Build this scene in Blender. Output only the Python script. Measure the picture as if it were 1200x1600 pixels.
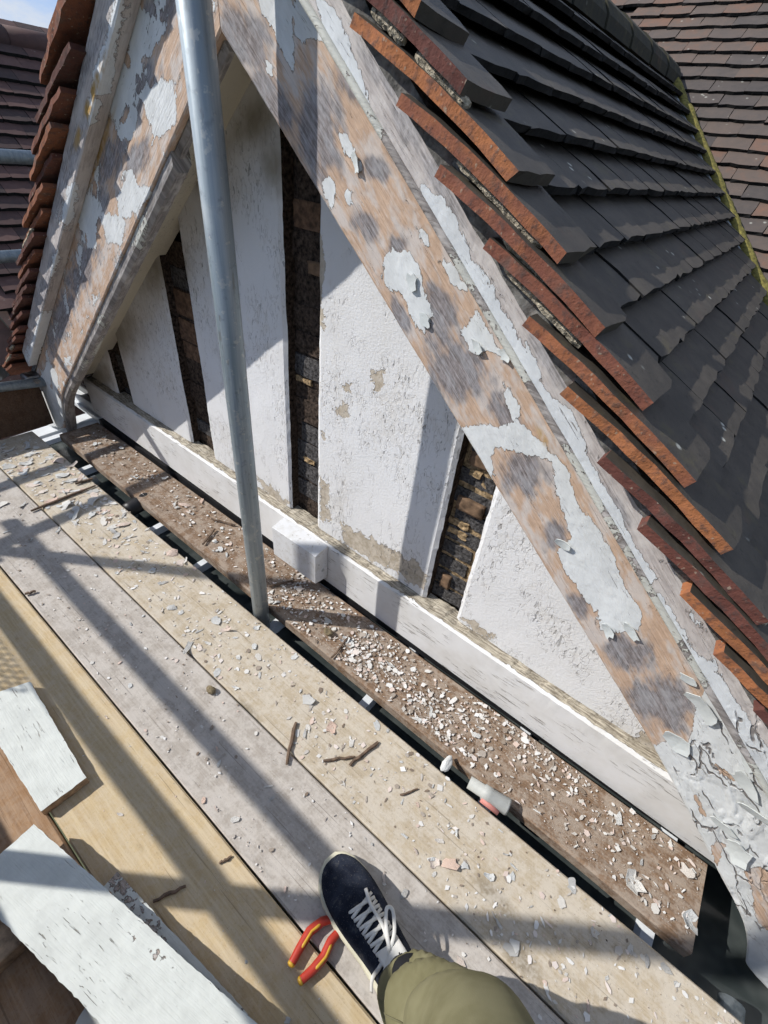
import bpy, bmesh, math, random
import numpy as np
from mathutils import Vector, Matrix, noise as mnoise

for o in list(bpy.data.objects):
    bpy.data.objects.remove(o)
random.seed(7)
np.random.seed(7)
sc = bpy.context.scene
COL = sc.collection
R_ = math.radians

# ------------------------------------------------------------------ camera
# frame of the place: x along the gable wall, y into the wall, z up, z = 0 is the scaffold deck
FPX = 719.0
def _n(v): return v / np.linalg.norm(v)
_vx = -_n(np.array([-1274.0, -730.0, FPX]))
_vz = -_n(np.array([-110.0, 900.0, FPX]))
_vx = _n(_vx - _vz * np.dot(_vx, _vz))
_vy = np.cross(_vz, _vx)
RM = np.stack([_vx, _vy, _vz])
CAM = np.array([0.0, 0.0, 1.3])

cam = bpy.data.cameras.new('camera')
cam.sensor_fit = 'HORIZONTAL'; cam.sensor_width = 36.0
cam.lens = 36.0 * FPX / 1200.0
cam.clip_start = 0.02; cam.clip_end = 500.0
cob = bpy.data.objects.new('camera', cam); COL.objects.link(cob)
r_, u_, b_ = RM @ np.array([1, 0, 0.]), RM @ np.array([0, -1., 0]), RM @ np.array([0, 0, -1.])
m4 = Matrix.Identity(4)
for i in range(3):
    m4[i][0], m4[i][1], m4[i][2], m4[i][3] = r_[i], u_[i], b_[i], CAM[i]
cob.matrix_world = m4
sc.camera = cob

# ------------------------------------------------------------------ sun and sky
LDIR = Vector((1.45, 1.0, -1.48)).normalized()
SUN_EL = math.asin(-LDIR.z)
SUN_AZ = math.atan2(-LDIR.x, -LDIR.y)
sun = bpy.data.lights.new('sun', 'SUN')
sun.energy = 3.9; sun.angle = R_(0.55); sun.color = (1.0, 0.965, 0.91)
so = bpy.data.objects.new('sun', sun); COL.objects.link(so)
so.rotation_euler = LDIR.to_track_quat('-Z', 'Y').to_euler()
so.location = (-6, -4, 6)

world = bpy.data.worlds.new('World'); sc.world = world; world.use_nodes = True
wn = world.node_tree; wn.nodes.clear()
sky = wn.nodes.new('ShaderNodeTexSky'); sky.sky_type = 'NISHITA'; sky.sun_disc = False
sky.sun_elevation = SUN_EL; sky.sun_rotation = SUN_AZ; sky.altitude = 50; sky.air_density = 1.0; sky.dust_density = 0.15; sky.ozone_density = 2.0
tcw = wn.nodes.new('ShaderNodeTexCoord')
mpw = wn.nodes.new('ShaderNodeMapping'); mpw.inputs['Scale'].default_value = (2.2, 2.2, 5.0)
cn = wn.nodes.new('ShaderNodeTexNoise'); cn.inputs['Scale'].default_value = 1.9; cn.inputs['Detail'].default_value = 8; cn.inputs['Roughness'].default_value = 0.62
cr = wn.nodes.new('ShaderNodeValToRGB'); cr.color_ramp.elements[0].position = 0.42; cr.color_ramp.elements[1].position = 0.66
mixw = wn.nodes.new('ShaderNodeMix'); mixw.data_type = 'RGBA'
mixw.inputs['B'].default_value = (4.0, 4.2, 4.5, 1)
bg = wn.nodes.new('ShaderNodeBackground'); bg.inputs['Strength'].default_value = 0.15
wo = wn.nodes.new('ShaderNodeOutputWorld')
lk = wn.links.new
vadd = wn.nodes.new('ShaderNodeVectorMath'); vadd.operation = 'ADD'; vadd.inputs[1].default_value = (0, 0, .32)
vnm = wn.nodes.new('ShaderNodeVectorMath'); vnm.operation = 'NORMALIZE'
lk(tcw.outputs['Generated'], vadd.inputs[0]); lk(vadd.outputs[0], vnm.inputs[0]); lk(vnm.outputs[0], sky.inputs['Vector'])
lk(tcw.outputs['Generated'], mpw.inputs['Vector']); lk(mpw.outputs['Vector'], cn.inputs['Vector'])
lk(cn.outputs['Fac'], cr.inputs['Fac']); lk(cr.outputs['Color'], mixw.inputs['Factor'])
lk(sky.outputs['Color'], mixw.inputs['A']); lk(mixw.outputs['Result'], bg.inputs['Color']); lk(bg.outputs['Background'], wo.inputs['Surface'])

sc.view_settings.view_transform = 'Standard'
sc.view_settings.look = 'None'
sc.view_settings.exposure = 0.3
sc.view_settings.gamma = 1.0
sc.view_settings.use_curve_mapping = False
sc.render.engine = 'CYCLES'
cy = sc.cycles
cy.max_bounces = 4; cy.diffuse_bounces = 3; cy.glossy_bounces = 2; cy.transmission_bounces = 1; cy.transparent_max_bounces = 4
cy.caustics_reflective = False; cy.caustics_refractive = False
cy.use_adaptive_sampling = True; cy.adaptive_threshold = 0.03; cy.use_denoising = True

# ------------------------------------------------------------------ helpers
def proj(P):
    """project world points (N,3) to photo pixels, used to place worn patches on real surfaces"""
    q = (np.asarray(P, float) - CAM) @ RM
    return np.stack([600 + FPX * q[..., 0] / q[..., 2], 800 + FPX * q[..., 1] / q[..., 2]], -1)
def at(px, py, axis, val):
    d = RM @ _n(np.array([px - 600.0, py - 800.0, FPX]))
    t = (val - CAM[axis]) / d[axis]
    return CAM + d * t
def deck(px, py, z=0.0):
    p = at(px, py, 2, z); return Vector((p[0], p[1], z))

class MB:
    def __init__(s): s.v = []; s.f = []; s.m = []
    def add(s, vs, fs, mi=0):
        b = len(s.v); s.v += [tuple(v) for v in vs]
        for f in fs: s.f.append([b + i for i in f]); s.m.append(mi)
    def box(s, x0, x1, y0, y1, z0, z1, mi=0):
        vs = [(x, y, z) for z in (z0, z1) for y in (y0, y1) for x in (x0, x1)]
        s.add(vs, [(0, 2, 3, 1), (4, 5, 7, 6), (0, 1, 5, 4), (2, 6, 7, 3), (0, 4, 6, 2), (1, 3, 7, 5)], mi)
    def obox(s, c, ax, ay, az, mi=0):
        """oriented box from centre and three half axes"""
        c, ax, ay, az = Vector(c), Vector(ax), Vector(ay), Vector(az)
        vs = [c + ax * i + ay * j + az * k for k in (-1, 1) for j in (-1, 1) for i in (-1, 1)]
        s.add(vs, [(0, 2, 3, 1), (4, 5, 7, 6), (0, 1, 5, 4), (2, 6, 7, 3), (0, 4, 6, 2), (1, 3, 7, 5)], mi)
    def tube(s, pts, rad, n=16, caps=True, mi=0, flat=1.0):
        pts = [Vector(p) for p in pts]
        rads = rad if isinstance(rad, (list, tuple)) else [rad] * len(pts)
        rings = []; up = None
        for i, p in enumerate(pts):
            t = (pts[min(i + 1, len(pts) - 1)] - pts[max(i - 1, 0)]).normalized()
            if up is None:
                up = Vector((0, 0, 1)) if abs(t.z) < .9 else Vector((0, 1, 0))
            a = t.cross(up).normalized(); b = a.cross(t).normalized(); up = b
            rings.append([p + (a * math.cos(2 * math.pi * k / n) + b * math.sin(2 * math.pi * k / n) * flat) * rads[i] for k in range(n)])
        vs = [v for r in rings for v in r]; fs = []
        for i in range(len(rings) - 1):
            for k in range(n):
                k2 = (k + 1) % n
                fs.append((i * n + k, i * n + k2, (i + 1) * n + k2, (i + 1) * n + k))
        if caps:
            fs.append(tuple(range(n))[::-1]); fs.append(tuple((len(rings) - 1) * n + k for k in range(n)))
        s.add(vs, fs, mi)
    def loft(s, rings, caps=True, mi=0):
        n = len(rings[0]); vs = [v for r in rings for v in r]; fs = []
        for i in range(len(rings) - 1):
            for k in range(n):
                k2 = (k + 1) % n
                fs.append((i * n + k, i * n + k2, (i + 1) * n + k2, (i + 1) * n + k))
        if caps:
            fs.append(tuple(range(n))[::-1]); fs.append(tuple((len(rings) - 1) * n + k for k in range(n)))
        s.add(vs, fs, mi)
    def mesh(s, name, mats, center=True, smooth=False):
        me = bpy.data.meshes.new(name)
        v = np.array(s.v, float).reshape(-1, 3)
        c = (v.min(0) + v.max(0)) / 2 if center else np.zeros(3)
        me.from_pydata((v - c).tolist(), [], s.f)
        for m in (mats if isinstance(mats, (list, tuple)) else [mats]): me.materials.append(m)
        me.polygons.foreach_set('material_index', s.m)
        if smooth: me.polygons.foreach_set('use_smooth', [True] * len(me.polygons))
        me.update()
        bm = bmesh.new(); bm.from_mesh(me); bmesh.ops.recalc_face_normals(bm, faces=bm.faces); bm.to_mesh(me); bm.free()
        return me, Vector(c)
    def build(s, name, mats, parent=None, smooth=False, bevel=0.0, seg=2, center=True, subsurf=0):
        me, c = s.mesh(name, mats, center, smooth)
        o = bpy.data.objects.new(name, me); COL.objects.link(o); o.location = c
        setparent(o, parent)
        if bevel:
            b = o.modifiers.new('bevel', 'BEVEL'); b.width = bevel; b.segments = seg; b.limit_method = 'ANGLE'; b.angle_limit = R_(40)
        if subsurf:
            b = o.modifiers.new('sub', 'SUBSURF'); b.levels = subsurf; b.render_levels = subsurf
        return o

def setparent(o, parent):
    if parent is not None:
        o.parent = parent
        o.matrix_parent_inverse = parent.matrix_basis.inverted()
def tag(o, label, cat, group=None, kind=None):
    if label: o['label'] = label
    if cat: o['category'] = cat
    if group: o['group'] = group
    if kind: o['kind'] = kind
    return o
def thing(name, label, cat, loc=(0, 0, 0), group=None):
    o = bpy.data.objects.new(name, None); COL.objects.link(o); o.location = loc
    o.empty_display_size = 0.05
    return tag(o, label, cat, group)
def inst(name, me, mat, parent=None):
    o = bpy.data.objects.new(name, me); COL.objects.link(o)
    o.matrix_basis = mat
    setparent(o, parent)
    return o
def frame(c, ax, ay, az):
    m = Matrix.Identity(4)
    for i in range(3): m[i][0], m[i][1], m[i][2], m[i][3] = ax[i], ay[i], az[i], c[i]
    return m
def fbm(x, y, z=0.0, o=4):
    a = 0; f = 1; w = .5
    for _ in range(o):
        a += w * mnoise.noise(Vector((x * f, y * f, z * f))); f *= 2.1; w *= .5
    return a
def polysdf(pts, poly):
    """signed distance, positive inside"""
    P = np.asarray(poly, float); n = len(P)
    d = np.full(len(pts), 1e9); ins = np.zeros(len(pts), bool)
    for i in range(n):
        a, b = P[i], P[(i + 1) % n]
        e = b - a; w = pts - a
        t = np.clip((w @ e) / max(e @ e, 1e-9), 0, 1)
        d = np.minimum(d, np.linalg.norm(w - t[:, None] * e, axis=1))
        c = ((a[1] <= pts[:, 1]) & (b[1] > pts[:, 1])) | ((b[1] <= pts[:, 1]) & (a[1] > pts[:, 1]))
        xi = a[0] + (pts[:, 1] - a[1]) / (e[1] if abs(e[1]) > 1e-9 else 1e-9) * e[0]
        ins ^= c & (pts[:, 0] < xi)
    return np.where(ins, d, -d)
def union_field(pts, polys, soft):
    f = np.full(len(pts), -1.0)
    for p in polys: f = np.maximum(f, np.clip(polysdf(pts, p) / soft, -1, 1))
    return f
def blob_field(pts, blobs):
    """ellipses (cx, cy, rx, ry, degrees): 1 at the centre, 0 at the rim, negative outside"""
    f = np.full(len(pts), -1.0)
    for cx, cy, rx, ry, a in blobs:
        c, s = math.cos(R_(a)), math.sin(R_(a))
        dx, dy = pts[:, 0] - cx, pts[:, 1] - cy
        u, v = (dx * c + dy * s) / rx, (-dx * s + dy * c) / ry
        f = np.maximum(f, np.clip(1 - np.sqrt(u * u + v * v), -1, 1))
    return f
def set_attr(me, name, vals):
    a = me.attributes.new(name, 'FLOAT', 'POINT'); a.data.foreach_set('value', np.asarray(vals, np.float32))
def set_vec(me, name, vals):
    a = me.attributes.new(name, 'FLOAT_VECTOR', 'POINT'); a.data.foreach_set('vector', np.asarray(vals, np.float32).ravel())

# ------------------------------------------------------------------ material kit
class M:
    def __init__(s, name):
        s.mat = bpy.data.materials.new(name); s.mat.use_nodes = True
        s.nt = s.mat.node_tree; s.nt.nodes.clear()
        s.out = s.nt.nodes.new('ShaderNodeOutputMaterial')
        s.b = s.nt.nodes.new('ShaderNodeBsdfPrincipled')
        s.nt.links.new(s.b.outputs[0], s.out.inputs[0])
        s._h = None
    def node(s, t, **kw):
        n = s.nt.nodes.new(t)
        for k, v in kw.items(): setattr(n, k, v)
        return n
    def put(s, sock, v):
        if v is None: return
        if isinstance(v, bpy.types.NodeSocket): s.nt.links.new(v, sock)
        elif isinstance(v, (tuple, list)) and len(v) == 3 and sock.type == 'RGBA': sock.default_value = (*v, 1)
        else: sock.default_value = v
    def co(s, kind='Object'):
        return s.node('ShaderNodeTexCoord').outputs[kind]
    def attr(s, name, out='Fac'):
        n = s.node('ShaderNodeAttribute'); n.attribute_name = name; return n.outputs[out]
    def rnd(s): return s.node('ShaderNodeObjectInfo').outputs['Random']
    def map(s, v, scale=(1, 1, 1), loc=None, rot=(0, 0, 0)):
        n = s.node('ShaderNodeMapping'); s.put(n.inputs['Vector'], v); n.inputs['Scale'].default_value = scale
        n.inputs['Rotation'].default_value = rot
        if loc is not None: s.put(n.inputs['Location'], loc)
        return n.outputs[0]
    def shift(s, v, k=37.0):
        """offset texture coordinates per object"""
        r = s.rnd(); m = s.math('MULTIPLY', r, k)
        c = s.node('ShaderNodeCombineXYZ'); s.put(c.inputs[0], m); s.put(c.inputs[1], m); s.put(c.inputs[2], m)
        a = s.node('ShaderNodeVectorMath', operation='ADD'); s.put(a.inputs[0], v); s.put(a.inputs[1], c.outputs[0]); return a.outputs[0]
    def noise(s, v, scale, detail=4, rough=.55, dist=0.0):
        n = s.node('ShaderNodeTexNoise'); s.put(n.inputs['Vector'], v); n.inputs['Scale'].default_value = scale
        n.inputs['Detail'].default_value = min(detail, 4) - 1; n.inputs['Roughness'].default_value = rough; n.inputs['Distortion'].default_value = dist
        return n.outputs['Fac']
    def voro(s, v, scale, feature='F1', out='Distance', rnd=1.0):
        n = s.node('ShaderNodeTexVoronoi', feature=feature); s.put(n.inputs['Vector'], v); n.inputs['Scale'].default_value = scale
        n.inputs['Randomness'].default_value = rnd
        return n.outputs[out]
    def wave(s, v, scale, dist=4, detail=2, dscale=1.0):
        n = s.node('ShaderNodeTexWave', wave_type='BANDS', bands_direction='Y'); s.put(n.inputs['Vector'], v); n.inputs['Scale'].default_value = scale
        n.inputs['Distortion'].default_value = dist; n.inputs['Detail'].default_value = detail; n.inputs['Detail Scale'].default_value = dscale
        return n.outputs['Fac']
    def math(s, op, a, b=0.0, clamp=False):
        n = s.node('ShaderNodeMath', operation=op, use_clamp=clamp); s.put(n.inputs[0], a); s.put(n.inputs[1], b); return n.outputs[0]
    def step(s, v, lo, hi):
        n = s.node('ShaderNodeMapRange', interpolation_type='SMOOTHSTEP'); s.put(n.inputs[0], v)
        n.inputs[1].default_value = lo; n.inputs[2].default_value = hi; return n.outputs[0]
    def mix(s, f, a, b, blend='MIX'):
        n = s.node('ShaderNodeMix', data_type='RGBA', blend_type=blend)
        s.put(n.inputs['Factor'], f); s.put(n.inputs['A'], a); s.put(n.inputs['B'], b); return n.outputs['Result']
    def ramp(s, f, stops):
        n = s.node('ShaderNodeValToRGB'); s.put(n.inputs[0], f)
        e = n.color_ramp.elements
        while len(e) < len(stops): e.new(0.5)
        for i, (p, c) in enumerate(stops): e[i].position = p; e[i].color = (*c, 1)
        return n.outputs[0]
    def bump(s, h, strength=.5, dist=.002):
        t = s.math('MULTIPLY', h, strength * dist * 1000)
        s._h = t if s._h is None else s.math('ADD', s._h, t)
    def crack(s, v, scale, width=.02, detail=3):
        """wandering hairline: the level line of a noise field"""
        n = s.noise(v, scale, detail, .55); return s.step(s.math('ABSOLUTE', s.math('SUBTRACT', n, .5)), width, width * .35)
    def set(s, color=None, rough=None, metal=None, spec=None):
        if s._h is not None:
            n = s.node('ShaderNodeBump'); s.put(n.inputs['Height'], s._h); n.inputs['Strength'].default_value = 1.0; n.inputs['Distance'].default_value = .001
            s.put(s.b.inputs['Normal'], n.outputs[0])
        s.put(s.b.inputs['Base Color'], color); s.put(s.b.inputs['Roughness'], rough); s.put(s.b.inputs['Metallic'], metal)
        if spec is not None: s.b.inputs['Specular IOR Level'].default_value = spec
        return s.mat

def simple(name, c, rough=.6, metal=0, var=.18, scale=20, bump=.15, spec=.4):
    m = M(name); v = m.shift(m.co()); n = m.noise(v, scale, 5, .6)
    d = tuple(x * (1 - var) for x in c); e = tuple(min(1, x * (1 + var)) for x in c)
    m.bump(n, bump, .003)
    return m.set(m.ramp(n, [(.3, d), (.7, e)]), rough, metal, spec)

def mat_board(name, light, dark, dust=(.5, .47, .42), dustamt=.35, knots=True, ringscale=9):
    m = M(name); v = m.shift(m.co())
    g = m.map(v, (1.1, 26, 26)); fib = m.noise(g, 7, 6, .62, .3)
    broad = m.noise(m.map(v, (.8, 5, 5)), 3, 3, .5)
    ring = m.wave(m.map(v, (.35, 1, 1)), ringscale, 7.5, 2, 1.3)
    col = m.mix(m.step(fib, .3, .72), dark, light)
    col = m.mix(m.math('MULTIPLY', m.step(ring, .55, .95), .42), col, dark)
    col = m.mix(m.math('MULTIPLY', m.step(broad, .35, .7), .3), col, tuple(x * .72 for x in light))
    if knots:
        k = m.voro(m.map(v, (1.6, 4.2, 1)), 1.25, 'F1'); kk = m.step(k, .16, .05)
        col = m.mix(m.math('MULTIPLY', kk, .75), col, tuple(x * .45 for x in dark))
    d1 = m.noise(v, 22, 4, .75); d2 = m.noise(v, 160, 3, .6)
    du = m.math('MULTIPLY', m.step(m.math('ADD', m.math('MULTIPLY', d1, .8), m.math('MULTIPLY', d2, .3)), .42, .66), dustamt)
    col = m.mix(du, col, dust)
    spl = m.step(m.noise(m.map(v, (1.3, 75, 30)), 2.2, 3, .6, .3), .66, .70)
    col = m.mix(m.math('MULTIPLY', spl, .55), col, tuple(x * .45 for x in dark))
    sp = m.step(m.noise(v, 330, 2, .5), .66, .72)
    col = m.mix(m.math('MULTIPLY', sp, .35), col, tuple(x * .5 for x in dark))
    sd = m.step(m.noise(m.map(v, (2, 7, 7)), 4.5, 5, .7), .6, .74)
    col = m.mix(m.math('MULTIPLY', sd, .35), col, tuple(x * .6 for x in dark))
    m.bump(fib, .35, .002); m.bump(d2, .25, .0015)
    return m.set(col, .82, 0, .25)

def mat_barge(name, paintc, wood_a, wood_b, char, flecks=0.0):
    m = M(name)
    uv = m.attr('co2', 'Vector')
    big = m.noise(uv, 16, 5, .65); fine = m.noise(uv, 85, 4, .6)
    fib = m.noise(m.map(uv, (4, 55, 1)), 4, 5, .65, .25)
    edge = m.math('ADD', m.math('MULTIPLY', m.math('SUBTRACT', big, .5), 1.6), m.math('MULTIPLY', m.math('SUBTRACT', fine, .5), 1.2))
    pv = m.math('ADD', m.attr('paint'), edge)
    pm = m.step(pv, .0, .05)
    # bare timber: peach primer rubbed over grey grain, brushed pale in places
    wood = m.mix(m.step(fib, .34, .68), wood_b, wood_a)
    pale = m.noise(m.map(uv, (7, 14, 1)), 1.6, 4, .7)
    wood = m.mix(m.math('MULTIPLY', m.step(pale, .44, .60), .72), wood, (.62, .58, .55))
    wood = m.mix(m.math('MULTIPLY', m.step(m.noise(m.map(uv, (10, 60, 1)), 3, 4, .7), .58, .72), .55), wood, (.66, .62, .58))
    cm = m.math('ADD', m.attr('char'), m.math('ADD', m.math('MULTIPLY', m.math('SUBTRACT', big, .5), 1.9), m.math('MULTIPLY', m.math('SUBTRACT', pale, .5), 1.2)))
    ch = m.mix(m.step(m.math('ADD', m.math('MULTIPLY', fib, .6), m.math('MULTIPLY', fine, .4)), .36, .66), char, tuple(min(1, x * 3.2) for x in char))
    wood = m.mix(m.math('MULTIPLY', m.step(cm, -.1, .5), .88), wood, ch)
    gl_ = m.step(m.noise(m.map(uv, (2.2, 130, 1)), 3, 3, .6, .2), .64, .70)
    wood = m.mix(m.math('MULTIPLY', gl_, .6), wood, (.13, .09, .07))
    wood = m.mix(m.math('MULTIPLY', m.math('MULTIPLY', m.step(cm, .35, .8), m.step(pale, .45, .6)), .45), wood, (.42, .41, .42))
    # paint film: wandering cracks, specks, thin dirty rim where it broke off
    crk = m.math('MULTIPLY', m.step(m.noise(m.map(uv, (6, 70, 1)), 2.4, 4, .66, 1.2), .65, .68), m.step(m.noise(uv, 8, 3, .6), .44, .56))
    pcol = m.mix(m.step(big, .3, .75), paintc, tuple(x * .84 for x in paintc))
    pcol = m.mix(m.math('MULTIPLY', crk, .75), pcol, (.2, .17, .14))
    pcol = m.mix(m.math('MULTIPLY', m.step(fine, .70, .76), .6), pcol, (.32, .29, .25))
    gm = m.step(m.math('ADD', m.attr('gator'), m.math('MULTIPLY', m.math('SUBTRACT', big, .5), 1.2)), .25, .55)
    gv = m.map(uv, (1, 1.9, 1)); dn = m.node('ShaderNodeVectorMath', operation='ADD'); nz = m.node('ShaderNodeTexNoise'); nz.inputs['Scale'].default_value = 30; m.put(nz.inputs['Vector'], uv)
    sc_ = m.node('ShaderNodeVectorMath', operation='SCALE'); m.put(sc_.inputs[0], nz.outputs['Color']); sc_.inputs['Scale'].default_value = .05; m.put(dn.inputs[0], gv); m.put(dn.inputs[1], sc_.outputs[0])
    ge = m.voro(dn.outputs[0], 10, 'DISTANCE_TO_EDGE'); gcell = m.voro(dn.outputs[0], 10, 'F1', 'Color')
    gline = m.math('MULTIPLY', m.step(ge, .04, .01), m.math('MULTIPLY', gm, m.step(big, .44, .54)))
    pcol = m.mix(m.math('MULTIPLY', gm, .12), pcol, m.mix(m.math('MULTIPLY', gcell, 1.0), (.5, .5, .47), (.78, .79, .76)))
    pcol = m.mix(m.math('MULTIPLY', gline, .8), pcol, (.13, .10, .085))
    rim = m.math('MULTIPLY', m.step(pv, -.09, -.01), m.step(pv, .04, .0))
    wood = m.mix(m.math('MULTIPLY', rim, .55), wood, (.10, .08, .065))
    col = m.mix(pm, wood, pcol)
    col = m.mix(m.math('MULTIPLY', m.step(m.attr('stain'), .1, .7), m.step(big, .4, .6)), col, (.42, .26, .08))
    m.bump(fib, .5, .0022); m.bump(pm, 1.0, .0035); m.bump(fine, .35, .0015)
    m.bump(m.math('MULTIPLY', crk, -1), .6, .002)
    m.bump(m.math('MULTIPLY', gline, -1), 1.0, .003); m.bump(m.math('MULTIPLY', m.math('MULTIPLY', gm, gcell), m.step(ge, .3, .0)), .6, .006)
    return m.set(col, .68, 0, .3)

def mat_render(name, base, crackamt=1.0):
    m = M(name); v = m.shift(m.co())
    vv = m.map(v, (1, 1, .42))
    reg = m.noise(v, 5.0, 3, .6)
    c1 = m.math('MULTIPLY', m.crack(vv, 62, .022), m.step(m.math('ADD', reg, m.math('MULTIPLY', m.noise(vv, 40, 2, .5), .55)), .70, .84))
    c2 = m.math('MULTIPLY', m.step(m.noise(m.map(v, (1, 1, .33)), 120, 2, .5), .66, .71), m.step(reg, .42, .62))
    pn = m.noise(v, 34, 4, .7)
    peel = m.math('ADD', m.attr('peel'), m.math('MULTIPLY', m.math('SUBTRACT', pn, .5), 1.8))
    pl = m.step(peel, .0, .06)
    thin = m.step(m.math('ADD', m.math('MULTIPLY', reg, .6), m.math('MULTIPLY', pn, .5)), .57, .68)
    stain = m.step(m.noise(m.map(v, (6, 6, 1.1)), 2.2, 4, .6), .45, .78)
    col = m.mix(m.math('MULTIPLY', stain, .16), base, (.60, .56, .50))
    col = m.mix(m.math('MULTIPLY', thin, .2), col, (.56, .51, .43))
    brown_tone = m.step(m.math('ADD', m.attr('brown_tone'), m.math('MULTIPLY', m.math('SUBTRACT', m.noise(v, 11, 4, .7), .5), 1.1)), -.1, .9)
    col = m.mix(m.math('MULTIPLY', brown_tone, .8), col, (.26, .22, .15))
    sub = m.mix(m.step(pn, .35, .65), (.40, .34, .26), (.56, .50, .42))
    col = m.mix(pl, col, sub)
    col = m.mix(m.math('MULTIPLY', c1, .32 * crackamt), col, (.30, .28, .26))
    col = m.mix(m.math('MULTIPLY', c2, .55 * crackamt), col, (.20, .19, .18))
    m.bump(m.noise(v, 150, 3, .65), .45, .0025); m.bump(reg, .15, .012)
    m.bump(m.math('MULTIPLY', c1, -1), .22, .003); m.bump(m.math('MULTIPLY', c2, -1), .8, .003); m.bump(m.math('MULTIPLY', pl, -1), .9, .004); m.bump(thin, -.25, .002)
    return m.set(col, .75, 0, .3)

def mat_tile(name, top, alt, lich=.5, rough=.6):
    m = M(name); v = m.shift(m.co()); r = m.rnd()
    n = m.noise(v, 22, 6, .65)
    col = m.mix(m.step(n, .3, .7), top, alt)
    col = m.mix(m.math('MULTIPLY', r, .3), col, tuple(x * .6 for x in top))
    sp = m.math('MULTIPLY', m.step(m.voro(v, 21), .16, .07), m.step(m.noise(v, 7, 3), .55, .62))
    col = m.mix(m.math('MULTIPLY', sp, lich), col, (.52, .52, .46))
    mo = m.step(m.noise(v, 14, 6, .75), .56, .7)
    col = m.mix(m.math('MULTIPLY', mo, .45), col, (.115, .10, .055))
    col = m.mix(m.math('MULTIPLY', m.step(m.noise(v, 60, 4, .7), .6, .68), .5), col, tuple(x * .4 for x in top))
    col = m.mix(m.math('MULTIPLY', m.step(m.noise(v, 9, 4, .7), .6, .75), .4), col, (.13, .075, .055))
    m.bump(m.noise(v, 260, 3, .6), .3, .0015); m.bump(n, .2, .004)
    return m.set(col, rough, 0, .4)

def mat_varied(name, stops, rough=.75, scale=24, var=.5, lich=.4):
    """per-object colour out of a ramp, weathered by noise"""
    m = M(name); v = m.shift(m.co()); r = m.rnd()
    n = m.noise(v, scale, 6, .68)
    f = m.math('ADD', m.math('MULTIPLY', r, 1 - var), m.math('MULTIPLY', n, var))
    col = m.ramp(f, stops)
    sp = m.math('MULTIPLY', m.step(m.voro(v, 26), .2, .1), m.step(m.noise(v, 9, 3), .56, .62))
    col = m.mix(m.math('MULTIPLY', sp, lich), col, (.5, .5, .44))
    m.bump(m.noise(v, 220, 3, .6), .35, .0015); m.bump(n, .3, .004)
    return m.set(col, rough, 0, .35)

def mat_edge(name, stops, rough, scale, var, lich):
    m = M(name); v = m.shift(m.co()); r = m.rnd()
    n = m.noise(v, scale, 4, .68); g_ = m.noise(v, 75, 4, .7)
    col = m.ramp(m.math('ADD', m.math('MULTIPLY', r, 1 - var), m.math('MULTIPLY', n, var)), stops)
    col = m.mix(m.math('MULTIPLY', m.step(g_, .5, .66), .6), col, (.075, .055, .05))
    col = m.mix(m.math('MULTIPLY', m.step(m.noise(v, 14, 4, .7), .56, .7), .6), col, (.09, .075, .065))
    col = m.mix(m.math('MULTIPLY', m.step(m.noise(v, 120, 2, .6), .68, .74), .5), col, (.4, .34, .26))
    m.bump(g_, .8, .003); m.bump(n, .5, .004)
    return m.set(col, rough, 0, .25)
WHITE = (.78, .79, .8)
mt = {}
mt['render'] = mat_render('white_render', (.745, .745, .75))
mt['beam'] = None
def mk_beam():
    m = M('painted_beam'); v = m.co()
    g = m.map(v, (3, 30, 40)); n = m.noise(g, 5, 6, .65, .4)
    crk = m.math('MULTIPLY', m.step(n, .60, .65), m.step(m.noise(v, 7, 3, .5), .45, .56))
    col = m.mix(m.step(m.noise(v, 8, 6, .7), .35, .75), (.75, .75, .75), (.65, .64, .62))
    col = m.mix(m.math('MULTIPLY', crk, .85), col, (.3, .27, .24))
    ch = m.math('ADD', m.attr('peel'), m.math('MULTIPLY', m.math('SUBTRACT', m.noise(m.map(v, (.5, 1, 1)), 45, 6, .7), .5), 1.5))
    pl = m.step(ch, 0, .08)
    bare = m.mix(m.step(m.noise(m.map(v, (6, 60, 60)), 4, 5, .6), .35, .65), (.2, .17, .13), (.5, .45, .36))
    col = m.mix(pl, col, bare)
    m.bump(n, .3, .002); m.bump(m.math('MULTIPLY', pl, -1), .8, .004); m.bump(m.math('MULTIPLY', crk, -1), .6, .002)
    return m.set(col, .6, 0, .35)
mt['beam'] = mk_beam()
mt['barge'] = mat_barge('scraped_bargeboard', (.735, .75, .745), (.60, .43, .31), (.48, .33, .235), (.105, .10, .105))
mt['barge_grey'] = mat_barge('weathered_upper_board', (.71, .735, .75), (.55, .50, .475), (.41, .37, .35), (.17, .16, .16))
mt['soffit'] = mat_render('cream_soffit', (.60, .56, .46), .6)
mt['oldwood'] = simple('weathered_grey_wood', (.24, .215, .2), .8, 0, .5, 35, .5)
mt['bead'] = mat_barge('peeling_bead', (.62, .62, .56), (.34, .31, .29), (.20, .18, .17), (.09, .085, .085))
mt['brick'] = simple('sooty_brick', (.075, .071, .07), .95, 0, .8, 110, 1.6, .15)
mt['brick_tan'] = simple('sandy_mortar', (.31, .22, .125), .95, 0, .7, 90, 1.4, .15)
mt['brick_brown'] = simple('brown_brick', (.13, .075, .045), .95, 0, .6, 55, .9)
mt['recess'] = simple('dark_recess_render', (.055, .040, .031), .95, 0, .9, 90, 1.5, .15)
mt['rot'] = simple('rotten_lath', (.16, .10, .06), .9, 0, .5, 40, .8)
mt['tile'] = mat_tile('dark_roof_tile', (.068, .060, .051), (.100, .086, .070), .9)
mt['tile_tail'] = simple('shaded_grimy_tile_tail', (.010, .0095, .009), .95, 0, .6, 60, .6)  # grime and shade between courses painted near-black on tile ends, sides and undersides
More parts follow.
